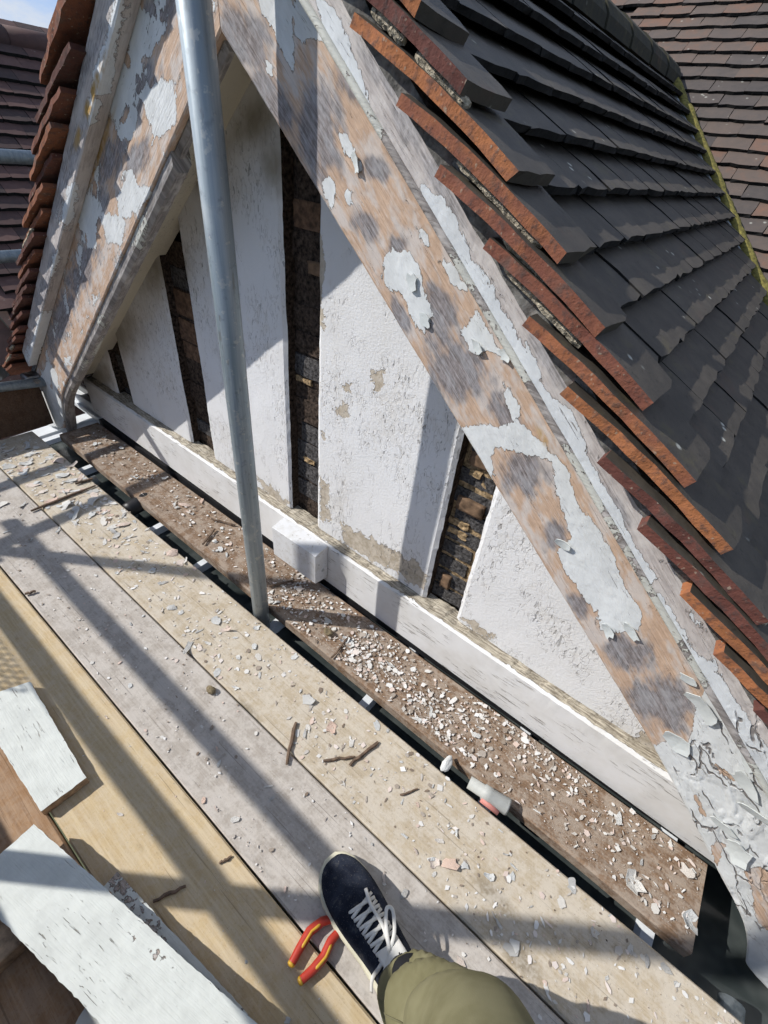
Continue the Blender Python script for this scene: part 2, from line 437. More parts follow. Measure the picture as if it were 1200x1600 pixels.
mt['tile_edge'] = mat_edge('clay_tile_edge', [(.12, (.085, .035, .03)), (.38, (.16, .06, .045)), (.55, (.22, .085, .052)), (.72, (.36, .14, .058)), (.9, (.17, .075, .055))], .9, 30, .42, .15)
mt['tile_edge_dull'] = mat_edge('dull_clay_tile_edge', [(.12, (.06, .03, .026)), (.4, (.12, .05, .038)), (.6, (.18, .072, .045)), (.8, (.24, .095, .05)), (.95, (.13, .065, .05))], .9, 30, .42, .15)
mt['tile_far'] = mat_varied('brown_clay_tile', [(.15, (.060, .053, .051)), (.4, (.092, .076, .068)), (.62, (.122, .092, .076)), (.88, (.19, .10, .066))], .85, 18, .5, .5)
mt['tile_left'] = mat_varied('dark_red_tile', [(.2, (.05, .035, .033)), (.6, (.11, .06, .052)), (.9, (.17, .10, .085))], .8, 18, .5, .2)
mt['ridge'] = mat_tile('mossy_ridge', (.035, .036, .03), (.06, .055, .035), .15, .9)
mt['moss'] = simple('yellow_moss', (.17, .145, .035), .95, 0, .55, 70, 1.0)
mt['mortar'] = simple('verge_mortar', (.36, .315, .24), .95, 0, .75, 130, 1.8, .1)
mt['undercloak'] = simple('dirty_undercloak', (.13, .125, .115), .95, 0, .6, 80, .9)
mt['felt'] = simple('roof_underlay', (.02, .02, .02), .9)
mt['lead'] = simple('pale_lead_flashing', (.5, .53, .55), .5)
mt['white_pvc'] = simple('white_plastic_frame', (.74, .77, .8), .35, 0, .06, 12, .05)
def mk_box():
    m = M('white_gloss_box'); v = m.co(); n = m.noise(v, 26, 4, .7); st = m.noise(m.map(v, (8, 8, 60)), 3, 3, .6)
    col = m.mix(m.step(n, .4, .75), (.69, .70, .72), (.58, .575, .56))
    col = m.mix(m.math('MULTIPLY', m.step(m.noise(v, 80, 3, .6), .64, .7), .5), col, (.3, .27, .23))
    m.bump(st, .4, .001); m.bump(n, .3, .003)
    return m.set(col, .5, 0, .35)
mt['boxpaint'] = mk_box()
mt['b1'] = mat_board('tan_board', (.54, .46, .345), (.42, .345, .245), (.60, .55, .475), .62)
mt['b2'] = mat_board('grey_board', (.47, .425, .375), (.36, .32, .28), (.57, .53, .485), .65)
mt['b3'] = mat_board('new_pine_board', (.60, .48, .30), (.48, .355, .20), (.60, .53, .42), .35)
mt['b4'] = mat_board('orange_board', (.40, .25, .14), (.26, .15, .08), (.46, .38, .3), .25)
mt['plank'] = mat_board('stained_brown_plank', (.27, .175, .11), (.15, .095, .06), (.42, .36, .30), .6, True, 14)
mt['offcut'] = mat_barge('peeling_offcut', (.66, .685, .65), (.45, .38, .32), (.24, .19, .16), (.1, .08, .07))
mt['sawn'] = simple('sawn_timber', (.36, .25, .16), .85, 0, .4, 60, .5)
mt['flake'] = mat_varied('paint_flake', [(.1, (.45, .44, .42)), (.35, (.62, .63, .62)), (.7, (.68, .65, .60)), (.9, (.64, .47, .38))], .65, 40, .2, 0)
mt['film'] = simple('lifted_paint_film', (.64, .67, .655), .65, 0, .1, 30, .2)
def mk_chip():
    m = M('small_paint_chip'); g_ = m.node('ShaderNodeNewGeometry').outputs['Random Per Island']
    return m.set(m.ramp(g_, [(.0, (.20, .15, .11)), (.18, (.38, .33, .28)), (.38, (.62, .60, .56)), (.72, (.76, .75, .73)), (.95, (.62, .49, .42))]), .7, 0, .25)
mt['chip'] = mk_chip()
mt['grit'] = simple('wood_grit', (.16, .11, .075), .9, 0, .5, 80, .1)
mt['stick'] = simple('brown_splinter', (.14, .095, .065), .85, 0, .5, 60, .6)
mt['stone'] = simple('brown_lump', (.19, .15, .09), .95, 0, .5, 70, 1)
mt['rubber'] = simple('black_rubber', (.018, .018, .02), .45, 0, .3, 20, .1)
mt['toeboard'] = mat_board('toe_board', (.13, .075, .045), (.07, .04, .025), (.2, .15, .11), .2)
mt['ground'] = simple('garden_ground', (.09, .095, .05), .95, 0, .4, 1.5, .3)
mt['net'] = simple('debris_net_mesh', (.1, .16, .11), .7)

def mk_galv():
    m = M('galvanised_tube'); v = m.shift(m.co())
    n = m.noise(m.map(v, (30, 30, 1.3)), 3, 5, .6); k = m.noise(v, 55, 4, .6); s2 = m.noise(v, 7, 5, .7)
    col = m.mix(m.step(n, .3, .7), (.24, .285, .31), (.36, .40, .425))
    col = m.mix(m.math('MULTIPLY', m.step(k, .56, .72), .4), col, (.14, .16, .17))
    col = m.mix(m.math('MULTIPLY', m.step(s2, .58, .72), .35), col, (.5, .51, .5))
    col = m.mix(m.math('MULTIPLY', m.step(m.noise(v, 38, 4, .7), .60, .66), .6), col, (.52, .51, .47))
    col = m.mix(m.math('MULTIPLY', m.step(m.noise(m.map(v, (1, 1, .25)), 48, 4, .75), .62, .7), .45), col, (.12, .10, .085))
    m.bump(k, .2, .001)
    return m.set(col, m.ramp(n, [(.3, (.42,) * 3), (.7, (.58,) * 3)]), .55, .5)
mt['galv'] = mk_galv()
def mk_glass():
    m = M('dark_glass'); v = m.co()
    d = m.noise(v, 6, 6, .7)
    col = m.mix(m.step(d, .4, .75), (.035, .043, .043), (.085, .095, .092))
    return m.set(col, m.ramp(d, [(.35, (.06,) * 3), (.75, (.35,) * 3)]), 0, .5)
mt['glass'] = mk_glass()
def mk_cloth(name, a, b, scale=500, rough=.9):
    m = M(name); v = m.co(); w = m.noise(v, scale, 2, .5); f = m.noise(v, 14, 5, .6)
    col = m.mix(m.step(f, .3, .7), a, b); m.bump(w, .25, .0008); m.bump(f, .25, .006)
    return m.set(col, rough, 0, .2)
def mk_suede():
    m = M('navy_suede'); v = m.co(); f = m.noise(v, 26, 4, .65); w = m.noise(v, 420, 2, .6)
    col = m.mix(m.step(f, .35, .7), (.009, .012, .022), (.026, .032, .048))
    col = m.mix(m.math('MULTIPLY', m.step(m.noise(v, 55, 4, .75), .58, .72), .35), col, (.12, .115, .105))
    col = m.mix(m.math('MULTIPLY', m.step(w, .64, .72), .3), col, (.2, .19, .17))
    m.bump(w, .5, .0008); m.bump(f, .5, .003)
    return m.set(col, .92, 0, .15)
mt['navy'] = mk_suede()
mt['olive'] = mk_cloth('olive_cotton', (.155, .143, .075), (.215, .20, .115), 600)
mt['hemline'] = mk_cloth('olive_seam', (.12, .11, .06), (.16, .15, .085), 600)
mt['sock'] = mk_cloth('black_sock', (.01, .01, .013), (.02, .02, .022), 400)
mt['lace'] = mk_cloth('white_lace', (.62, .61, .57), (.72, .71, .67), 900)
mt['sole'] = simple('off_white_rubber_sole', (.60, .57, .44), .6, 0, .12, 30, .2)
mt['ink'] = simple('black_print', (.01, .01, .012), .7)
mt['red'] = simple('red_grip', (.42, .04, .022), .4, 0, .1, 40, .1)
mt['yellow'] = simple('yellow_grip', (.62, .36, .04), .4, 0, .1, 40, .1)
mt['steel'] = simple('dark_steel', (.22, .22, .22), .35, .9, .3, 60, .1)
mt['greyplastic'] = simple('grey_plastic_pipe', (.42, .43, .41), .5, 0, .12, 25, .15)
mt['jacket'] = mk_cloth('dark_jacket', (.03, .035, .045), (.05, .055, .065), 400)
mt['skin'] = simple('skin', (.5, .31, .23), .5, 0, .08, 30, .1)
mt['hair'] = simple('brown_hair', (.05, .032, .02), .7, 0, .4, 90, .6)

# ================================================================== SETTING
g = MB(); g.box(-150, 150, -150, 150, -5.3, -5.2)
tag(g.build('ground', mt['ground']), None, None, kind='structure')

# ------------------------------------------------------------------ gable wall
WY = .90
APX, APZ = -.943, 1.427                       # meeting point of the lower edges of the bargeboards
TR, TL = math.tan(R_(40.6)), math.tan(R_(39.4))
CR, SR = math.cos(R_(40.6)), math.sin(R_(40.6))
CL, SL = math.cos(R_(39.4)), math.sin(R_(39.4))
def lowline(x):   # bargeboard lower edge, straight part
    return APZ - (x - APX) * TR if x > APX else APZ + (x - APX) * TL
def soff(x):      # where the soffit meets the wall
    return lowline(x) + .085
def beamtop(x): return .198 - .022 * (x + .9)

gw = thing('gable_wall', 'white rendered gable wall with dark gaps where its timbers were removed, above the plank', 'gable wall', (-.95, WY, 0))
studs = [(-2.235, -2.11), (-1.635, -1.49), (-1.022, -.893), (-.414, -.302)]
edges = [-2.46] + [e for s_ in studs for e in s_] + [.42]
spans = [(-2.50, -2.235), (-2.11, -1.635), (-1.49, -1.022), (-.893, -.414), (-.302, .62)]
peel_polys = [
    [(535, 815), (548, 825), (575, 838), (600, 850), (625, 862), (640, 880), (655, 905), (630, 900), (600, 885), (560, 865), (533, 845)],
    [(500, 745), (515, 760), (512, 790), (520, 815), (500, 815)], [(503, 675), (512, 680), (513, 688), (505, 686)],
    [(640, 870), (655, 880), (668, 905), (660, 920), (630, 905)], [(720, 965), (740, 970), (775, 995), (760, 1000)],
    [(535, 600), (545, 590), (548, 620), (538, 625)], [(580, 580), (600, 575), (598, 610), (584, 615)],
    [(520, 640), (540, 630), (550, 650), (530, 655)], [(1000, 1140), (1040, 1160), (1045, 1215), (985, 1170)],
    [(400, 745), (430, 765), (455, 790), (430, 790)], [(495, 330), (505, 400), (506, 520), (495, 500)]]
brown_blobs = [(250, 420, 60, 55, -55), (180, 520, 50, 60, -55), (400, 190, 60, 40, -50), (330, 260, 30, 60, 30), (430, 260, 30, 60, 0), (150, 590, 40, 30, 0)]  # darker brown patches along the top of the left wall panels
for (x0, x1) in spans:
    nx = max(6, int((x1 - x0) / .012)); cols = []
    v = []; f = []; nz = 60
    for i in range(nx + 1):
        x = x0 + (x1 - x0) * i / nx
        zt = soff(x); zb = beamtop(x) + .012
        if zt < zb + .01: zt = zb + .01
        for j in range(nz + 1):
            t = j / nz
            xx = x; z = zb + (zt - zb) * t
            if i in (0, nx):
                xx += .006 * fbm(z * 9, x0 * 7) + .004 * fbm(z * 40, x0 * 7)
            if j == 0: z += .006 * fbm(x * 18, 3)
            # soft rounded arris and hand-trowelled unevenness
            e = min(i, nx - i) / nx * (x1 - x0)
            y = WY + .004 * fbm(x * 4, z * 4, 2) + .007 * max(0, 1 - e / .014) ** 2
            v.append((xx, y, z))
    for i in range(nx):
        for j in range(nz):
            a = i * (nz + 1) + j; f.append((a, a + nz + 1, a + nz + 2, a + 1))
    rim = [i * (nz + 1) for i in range(nx + 1)] + [nx * (nz + 1) + j for j in range(1, nz + 1)] + [i * (nz + 1) + nz for i in range(nx - 1, -1, -1)] + [j for j in range(nz - 1, 0, -1)]
    b = len(v)
    for k in rim: v.append((v[k][0], WY + .055, v[k][2]))
    for k in range(len(rim)):
        k2 = (k + 1) % len(rim); f.append((rim[k], rim[k2], b + k2, b + k))
    m_ = MB(); nf_ = len(f) - len(rim); m_.add(v, f[:nf_]); m_.v, vv_ = m_.v, None
    for q_ in f[nf_:]: m_.f.append(list(q_)); m_.m.append(1)
    o = m_.build('render_panel', [mt['render'], mt['recess']], gw)
    px = proj(np.array(v))
    set_attr(o.data, 'peel', union_field(px, peel_polys, 16)); set_attr(o.data, 'brown_tone', blob_field(px, brown_blobs))

# backing behind the removed timbers, with the bricks and laths that show in the gaps
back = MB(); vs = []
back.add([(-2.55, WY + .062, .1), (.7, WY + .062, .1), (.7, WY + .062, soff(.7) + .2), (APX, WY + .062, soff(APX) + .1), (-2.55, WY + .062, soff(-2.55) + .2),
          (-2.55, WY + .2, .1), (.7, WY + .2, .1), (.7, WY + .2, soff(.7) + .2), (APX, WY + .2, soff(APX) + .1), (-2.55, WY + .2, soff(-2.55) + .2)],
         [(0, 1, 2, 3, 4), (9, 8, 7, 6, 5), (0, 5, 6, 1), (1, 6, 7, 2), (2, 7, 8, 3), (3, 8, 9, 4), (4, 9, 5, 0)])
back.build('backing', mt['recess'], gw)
def rough_block(x0, x1, z0, z1, y0, y1, seed, amt=.006):
    m = MB()
    bm = bmesh.new(); bmesh.ops.create_cube(bm, size=1.0)
    bmesh.ops.subdivide_edges(bm, edges=bm.edges[:], cuts=5, use_grid_fill=True)
    for v in bm.verts:
        v.co = Vector(((x0 + x1) / 2 + v.co.x * (x1 - x0), (y0 + y1) / 2 + v.co.y * (y1 - y0), (z0 + z1) / 2 + v.co.z * (z1 - z0)))
        q = v.co
        v.co += Vector((fbm(q.x * 50, q.z * 50, seed), 1.6 * fbm(q.x * 70 + 9, q.z * 70, seed, 3), fbm(q.z * 50, q.x * 50, seed + 5))) * amt
    m.v = [tuple(v.co) for v in bm.verts]; bm.verts.index_update()
    m.f = [[v.index for v in f.verts] for f in bm.faces]; m.m = [0] * len(m.f); bm.free()
    return m
rng = random.Random(3)
for si, (x0, x1) in enumerate(studs):
    z = .205; k = 0
    ztop = soff((x0 + x1) / 2) - .01
    # crumbly bed of mortar and soot behind, nearly flush with the bricks
    rough_block(x0 - .002, x1 + .002, .20, ztop, WY + .040, WY + .075, si * 17, .008).build('mortar_bed', mt['brick_tan'] if si == 3 else mt['recess'], gw)
    while z < ztop - .03:
        h = rng.uniform(.040, .052) if si == 3 else rng.uniform(.05, .085)
        zt = min(z + h, ztop); cut = rng.uniform(0, .035) if rng.random() < .45 else 0
        lft = rng.random() < .5
        if si == 3 or rng.random() < .8:
            rough_block(x0 + (cut if lft else -.001), x1 - (0 if lft else cut) + .001, z, zt, WY + rng.uniform(.033, .038), WY + .07, k + si * 31, .004).build('brick', mt['brick'] if (si == 3 and k not in (3, 7)) or rng.random() < .4 else (mt['brick_brown'] if rng.random() < .4 else mt['recess']), gw)
        z = zt + (rng.uniform(.012, .02) if si == 3 else rng.uniform(.006, .014)); k += 1
    if si in (2, 3):
        for q in range(2 if si == 2 else 3):
            zz = rng.uniform(.22, .7 if si == 3 else 1.0); ww = rng.uniform(.03, .07)
            xx = rng.uniform(x0, x1 - ww)
            rough_block(xx, xx + ww, zz, zz + rng.uniform(.01, .025), WY + .032, WY + .05, q + 77, .006).build('mortar_lump', mt['brick_tan'], gw)
for (x0, x1, z0, z1, yy) in ((-.40, -.32, .56, .60, .925), (-.395, -.33, .70, .735, .93), (-.96, -.90, 1.02, 1.05, .93), (-.39, -.36, .26, .31, .925)):
    rough_block(x0, x1, z0, z1, yy, yy + .03, int(x0 * 100), .004).build('lath', mt['rot'], gw, smooth=True)

# sole beam along the foot of the wall (with its crumbling top ledge)
v = []; f = []; nx = 300
xs = np.linspace(-2.51, .72, nx + 1)
prof = [(.868, -.185), (.866, -.08), (.8655, -.006), (.874, .002), (.893, .006), (.905, .010), (.93, .014)]
for x in xs:
    for j, (yy, dz) in enumerate(prof):
        zz = beamtop(x) + dz
        if j >= 4: zz += .014 * fbm(x * 22, j * 3) + .006 * fbm(x * 70, j)
        if j in (2, 3): zz += .003 * fbm(x * 30, 1); yy += .002 * fbm(x * 25, 8)
        v.append((x, yy, zz))
npf = len(prof)
for i in range(nx):
    for j in range(npf - 1):
        a = i * npf + j; f.append((a, a + npf, a + npf + 1, a + 1))
for e in (0, nx):
    b = len(v); v += [(xs[e], .93, beamtop(xs[e]) - .185)]
    f.append([e * npf + j for j in range(npf)] + [b])
f.append((0, nx * npf, len(v) - 1, len(v) - 2))
bmb = MB(); bmb.add(v, f); sb = bmb.build('sole_beam', mt['beam'], gw)
set_attr(sb.data, 'peel', [(.9 if p[1] > .889 else (.1 if p[1] > .872 else -1.0)) for p in v])
# black strip painting in the shade of the gap under the beam
d = MB(); d.box(-2.5, .60, .872, .93, -.03, .008); d.build('gap_shade_strip', mt['rubber'], gw)

# white box fixed on the beam
bx = thing('boxed_bracket', 'small white painted box fixed to the beam beside the scaffold pole', 'box', (-.93, .83, .05))
b = MB(); b.add([(-1.022, .803, .052), (-.802, .803, .052), (-.802, .864, .040), (-1.022, .864, .040), (-1.022, .803, .186), (-.802, .803, .186), (-.802, .864, .199), (-1.022, .864, .199)],
                [(0, 1, 2, 3), (4, 7, 6, 5), (0, 4, 5, 1), (1, 5, 6, 2), (2, 6, 7, 3), (3, 7, 4, 0)])
b.build('casing', mt['boxpaint'], bx, bevel=.0012)
b = MB(); b.tube([(-.8025, .84, .095), (-.7995, .84, .095)], .006, 12); b.build('screw_cap', mt['greyplastic'], bx)
b = MB(); b.tube([(-.8025, .82, .135), (-.8005, .82, .135)], .0022, 8); b.build('screw', mt['steel'], bx)

# ------------------------------------------------------------------ bargeboards
def curve_z(pts):
    X = np.array([p[0] for p in pts]); Z = np.array([p[1] for p in pts]); o = np.argsort(X)
    return lambda x: float(np.interp(x, X[o], Z[o]))
def smooth_poly(pts, it=2):
    for _ in range(it):
        q = [pts[0]]
        for a, b in zip(pts[:-1], pts[1:]):
            q += [(a[0] * .75 + b[0] * .25, a[1] * .75 + b[1] * .25), (a[0] * .25 + b[0] * .75, a[1] * .25 + b[1] * .75)]
        q.append(pts[-1]); pts = q
    return pts
PW = .185      # width of the main board across the slope
lowR = curve_z([(APX, APZ)] + smooth_poly([(.22, lowline(.22)), (.33, .325), (.40, .255), (.47, .183), (.525, .132), (.57, .072), (.603, .01), (.62, -.035), (.70, -.065), (.88, -.10)]))
lowL = curve_z([(APX, APZ)] + smooth_poly([(-2.15, lowline(-2.15)), (-2.30, .315), (-2.40, .225), (-2.45, .15), (-2.49, .06), (-2.52, .0), (-2.60, -.025), (-2.77, -.085)]))
def upR(x): return APZ + PW / CR - (x - APX) * TR
def upL(x): return APZ + PW / CL + (x - APX) * TL
def board_grid(name, x0, x1, lo, up, yf, yb, nx, nv, mat, parent, side, disp=.0015):
    v = []; f = []; uv = []
    for i in range(nx + 1):
        x = x0 + (x1 - x0) * i / nx
        a, bb = lo(x), up(x)
        for j in range(nv + 1):
            z = a + (bb - a) * j / nv
            s = (abs(x - APX) + 0 * z) / .76; p = z - lowline(x)
            y = yf + disp * fbm(x * 14, z * 14, 4) + .5 * disp * fbm(x * 60, z * 60, 1)
            if j in (0, nv): y += .002
            zz = z + (.002 * fbm(x * 30, j) if j in (0, nv) else 0)
            v.append((x, y, zz)); uv.append((s, p + (3 if side > 0 else 0), 0))
    for i in range(nx):
        for j in range(nv):
            a = i * (nv + 1) + j; f.append((a, a + nv + 1, a + nv + 2, a + 1))
    rim = [i * (nv + 1) for i in range(nx + 1)] + [nx * (nv + 1) + j for j in range(1, nv + 1)] + [i * (nv + 1) + nv for i in range(nx - 1, -1, -1)] + [j for j in range(nv - 1, 0, -1)]
    b = len(v)
    for k in rim: v.append((v[k][0], yb, v[k][2])); uv.append((uv[k][0], uv[k][1] + .04, 0))
    for k in range(len(rim)):
        k2 = (k + 1) % len(rim); f.append((rim[k], rim[k2], b + k2, b + k))
    # back face as column strips
    for i in range(nx):
        lo0, lo1 = b + i, b + i + 1
        t0 = b + (nx + nv + (nx - i)) if i > 0 else b + (nx + nv + nx)
        t1 = b + (nx + nv + (nx - i - 1))
        f.append((lo0, t0, t1, lo1))
    m = MB(); m.add(v, f)
    o = m.build(name, mat, parent)
    set_vec(o.data, 'co2', uv)
    return o, proj(np.array(v)), np.array(v), np.array(uv)
paintR = [
    [(398, -30), (458, -30), (459, 112), (446, 95), (430, 48), (410, 15)],
    [(458, -30), (495, -30), (514, 70), (497, 62), (480, 66), (460, 58)],
    [(525, 205), (540, 215), (556, 236), (566, 258), (560, 266), (545, 250), (535, 236)],
    [(500, 285), (515, 274), (529, 282), (526, 322), (515, 326), (503, 305)], [(538, 290), (552, 300), (550, 318), (538, 320)],
    [(597, 412), (612, 386), (640, 394), (656, 420), (657, 450), (668, 475), (673, 496), (661, 521), (650, 500), (634, 470), (625, 455), (611, 451), (599, 436)],
    [(646, 350), (665, 360), (673, 386), (660, 378)], [(675, 398), (702, 410), (727, 452), (705, 442)],
    [(722, 515), (741, 483), (766, 520), (780, 545), (792, 557), (760, 558), (733, 550)],
    [(778, 575), (800, 600), (818, 645), (800, 655), (784, 620)], [(808, 660), (850, 690), (870, 720), (845, 712), (815, 690)],
    [(690, 628), (712, 660), (720, 668), (786, 665), (806, 660), (852, 690), (884, 730), (903, 790), (936, 830), (962, 880), (977, 920), (992, 940), (1001, 960), (998, 985), (985, 990), (965, 988), (940, 993), (930, 975), (924, 950), (900, 915), (884, 895), (873, 862), (892, 838), (880, 800), (866, 770), (861, 726), (820, 706), (771, 695), (774, 750), (764, 762), (735, 720), (710, 680)],
    [(1015, 1175), (1045, 1150), (1076, 1165), (1080, 1130), (1096, 1092), (1120, 1040), (1500, 1300), (1500, 1700), (1000, 1700), (1080, 1300)],
    [(345, 60), (372, 95), (420, 175), (408, 170), (362, 100)], [(408, 160), (414, 172), (408, 178), (402, 168)], [(418, 95), (428, 105), (425, 118), (418, 112)]]
bareR = [[(1163, 1362), (1190, 1355), (1260, 1400), (1220, 1470), (1185, 1440)], [(1118, 1195), (1140, 1205), (1150, 1222), (1125, 1210)], [(1085, 1245), (1092, 1240), (1103, 1275), (1094, 1272)], [(1118, 1310), (1135, 1320), (1120, 1350), (1112, 1330)]]
char_shadeR = [(498, 205, 42, 115, 0), (408, 150, 38, 60, -30), (440, 172, 25, 45, -30), (385, 60, 40, 70, -30), (575, 352, 20, 32, -30), (620, 385, 18, 20, 0), (625, 492, 13, 34, -25), (690, 475, 24, 46, -25), (712, 572, 52, 70, -30), (790, 650, 22, 44, -30), (818, 742, 44, 42, 0), (868, 835, 22, 28, 0), (905, 945, 16, 24, -30), (985, 1025, 50, 34, 30), (1030, 1095, 60, 48, 20), (590, 265, 30, 20, 40), (545, 130, 20, 50, -30)]  # upright first ellipse paints in the pole's shadow band; the rest are char
paintRU = [
    [(662, 295), (690, 310), (716, 370), (762, 450), (802, 520), (842, 590), (852, 640), (820, 592), (780, 522), (740, 442), (700, 372)],
    [(850, 612), (888, 650), (902, 690), (926, 742), (946, 775), (985, 850), (1026, 905), (1004, 912), (985, 882), (955, 832), (920, 770), (880, 690)],
    [(1030, 930), (1050, 960), (1080, 1010), (1110, 1040), (1200, 1180), (1500, 1500), (1400, 1600), (1150, 1300), (1060, 1060), (1030, 980)],
    [(500, 0), (520, 20), (560, 120), (575, 165), (560, 150), (530, 80), (505, 40)], [(575, 60), (590, 68), (585, 75), (574, 70)],
    [(515, 78), (535, 120), (580, 195), (640, 290), (690, 375), (684, 378), (630, 295), (560, 180), (520, 105)]]
charRU = [(680, 270, 20, 90, -30), (640, 200, 20, 60, -30), (870, 570, 25, 80, -30), (960, 790, 14, 60, -30), (600, 110, 25, 60, -30)]
paintL = [[(120, 330), (128, 300), (150, 330), (140, 380)], [(250, 40), (246, 60), (232, 80), (240, 45)], [(200, 270), (225, 300), (200, 335), (190, 310)], [(228, 150), (262, 130), (270, 190), (245, 200)],
          [(170, 345), (188, 350), (185, 375), (170, 365)], [(60, 600), (75, 580), (96, 650), (80, 670)], [(185, 100), (205, 120), (190, 180), (175, 160)], [(215, 10), (232, 30), (215, 110), (205, 80)],
          [(190, 195), (205, 180), (200, 210), (188, 212)]]
charL = [(250, 20, 30, 60, 20), (210, 140, 40, 60, 20), (150, 330, 20, 60, 20), (175, 250, 22, 60, 20), (130, 420, 22, 60, 20), (95, 500, 20, 60, 20), (215, 245, 20, 40, 20)]
paintLU = [[(178, -20), (200, -20), (182, 60), (176, 140), (150, 145), (148, 110), (165, 60)], [(140, 150), (156, 165), (152, 222), (141, 215)], [(110, 290), (125, 288), (112, 350), (98, 362), (98, 330)],
           [(62, 490), (80, 482), (84, 520), (72, 590), (40, 600), (40, 560)], [(85, 400), (92, 395), (88, 440), (82, 430)]]
charLU = [(110, 250, 12, 130, 20), (75, 440, 12, 80, 20), (140, 90, 12, 90, 20)]
def do_fields(o, px, uv, paint, bare, char, fleck, stain=None):
    set_attr(o.data, 'gator', blob_field(px, [(1150, 1210, 120, 130, 0), (1180, 1340, 110, 150, 0), (1090, 1270, 40, 110, -25)]) + .1)
    pf = union_field(px, paint, 14)
    if bare: pf = np.minimum(pf, -union_field(px, bare, 10))
    pf = pf + fleck
    set_attr(o.data, 'paint', pf); set_attr(o.data, 'char', blob_field(px, char))
    set_attr(o.data, 'stain', blob_field(px, stain) if stain else np.full(len(px), -1.0))

bbR = thing('bargeboard', 'scraped bargeboard on the right slope, patchy orange wood and peeling white paint', 'bargeboard', (APX, .71, APZ), 'gable bargeboards')
o, px, vv, uv = board_grid('main_board', APX + .001, .88, lowR, upR, .710, .752, 420, 48, mt['barge'], bbR, 1)
mbR = o
do_fields(o, px, uv, paintR, bareR, char_shadeR, np.array([-.02 + .85 * fbm(a[0] * 9, a[1] * 22, 6) for a in uv]), [(852, 690, 10, 40, -30), (1020, 930, 8, 60, -30)])
loU = lambda x: APZ + .178 / CR - (x - APX) * TR
hiU = lambda x: APZ + .247 / CR - (x - APX) * TR
o, px, vv, uv = board_grid('upper_board', APX + .001, .74, loU, hiU, .670, .7085, 400, 14, mt['barge_grey'], bbR, 1)
do_fields(o, px, uv, paintRU, None, charRU, np.array([.42 + 1.2 * fbm(a[0] * 5, a[1] * 30, 9) for a in uv]))
def slope_strip(name, x0, x1, y, perp, rad, side, mat, parent, n=200, nr=10, follow=None, flat=1.0):
    pts = []
    for i in range(n + 1):
        x = x0 + (x1 - x0) * i / n
        c = CR if side > 0 else CL; s_ = SR if side > 0 else SL
        base = follow(x) if follow else lowline(x)
        pts.append((x + (perp * s_ if side > 0 else -perp * s_) * 0, y + .0015 * fbm(x * 20, 3), base + perp / c + .0015 * fbm(x * 26, 7)))
    m = MB(); m.tube(pts, rad, nr, flat=flat); o = m.build(name, mat, parent, smooth=True)
    w = np.array(m.v); 
    set_vec(o.data, 'co2', np.stack([np.abs(w[:, 0] - APX) / .76, w[:, 2] * 1.3 + w[:, 1], w[:, 1]], 1))
    p2 = proj(w); nf = np.array([fbm(a[0] * 7, a[1] * 7, 5) for a in w])
    set_attr(o.data, 'paint', nf * 2.0 + (.25 if side > 0 else -.35)); set_attr(o.data, 'char', nf * 0 - .2); set_attr(o.data, 'stain', nf * 0 - 1)
    return o
slope_strip('moulding', APX, .73, .672, .176, .0065, 1, mt['bead'], bbR)
slope_strip('lower_bead', APX + .03, .22, .728, .001, .009, 1, mt['bead'], bbR)

bbL = thing('bargeboard', 'scraped bargeboard on the left slope behind the scaffold pole, with grey rounded lower moulding', 'bargeboard', (APX, .71, APZ + .02), 'gable bargeboards')
o, px, vv, uv = board_grid('main_board', APX - .001, -2.77, lowL, upL, .710, .752, 420, 48, mt['barge'], bbL, -1)
do_fields(o, px, uv, paintL, None, charL, np.array([.58 + 1.6 * fbm(a[0] * 7, a[1] * 16, 3) for a in uv]), [(150, 250, 8, 120, 20)])
loU = lambda x: APZ + .178 / CL + (x - APX) * TL
hiU = lambda x: APZ + .238 / CL + (x - APX) * TL
o, px, vv, uv = board_grid('upper_board', APX - .001, -2.56, loU, hiU, .670, .7085, 400, 14, mt['barge_grey'], bbL, -1)
do_fields(o, px, uv, paintLU, None, charLU, np.array([.1 + .9 * fbm(a[0] * 5, a[1] * 30, 2) for a in uv]), [(140, 160, 10, 150, 18), (105, 380, 10, 120, 18)])
def flat_strip(name, xa, xb, lo, y0, y1, drop0, drop1, parent, n=160):
    sec = [(y0 + .006, drop0), (y0, drop0 - .006), (y0 + .001, drop1 + .009), (y0 + .010, drop1), (y1 - .012, drop1), (y1, drop1 + .012), (y1, drop0)]
    v = []; f = []; k = len(sec)
    for i in range(n + 1):
        x = xa + (xb - xa) * i / n
        w_ = .0018 * fbm(x * 24, 1) + .0012 * fbm(x * 90, 2)
        for j, (yy, dz) in enumerate(sec): v.append((x, yy + .0015 * fbm(x * 30, j * 3), lo(x) + dz / CL + w_ + .001 * fbm(x * 60, j * 5)))
    for i in range(n):
        for j in range(k): f.append((i * k + j, i * k + (j + 1) % k, (i + 1) * k + (j + 1) % k, (i + 1) * k + j))
    f += [tuple(range(k)), tuple(n * k + j for j in range(k))[::-1]]
    m = MB(); m.add(v, f); o = m.build(name, mt['bead'], parent)
    w = np.array(v); set_vec(o.data, 'co2', np.stack([np.abs(w[:, 0] - APX) / .76, (w[:, 2] - np.array([lo(x) for x in w[:, 0]])) * 1.0 + w[:, 1] * 1.4, w[:, 1] * 0], 1))
    nf = np.array([fbm(a[0] * 7, a[1] * 25, 5) for a in w]); set_attr(o.data, 'paint', nf * 1.6 - .3); set_attr(o.data, 'char', nf * 0 + .1); set_attr(o.data, 'stain', nf * 0 - 1)
    return o
flat_strip('lower_moulding', -1.165, -2.525, lowL, .716, .764, .004, -.030, bbL)
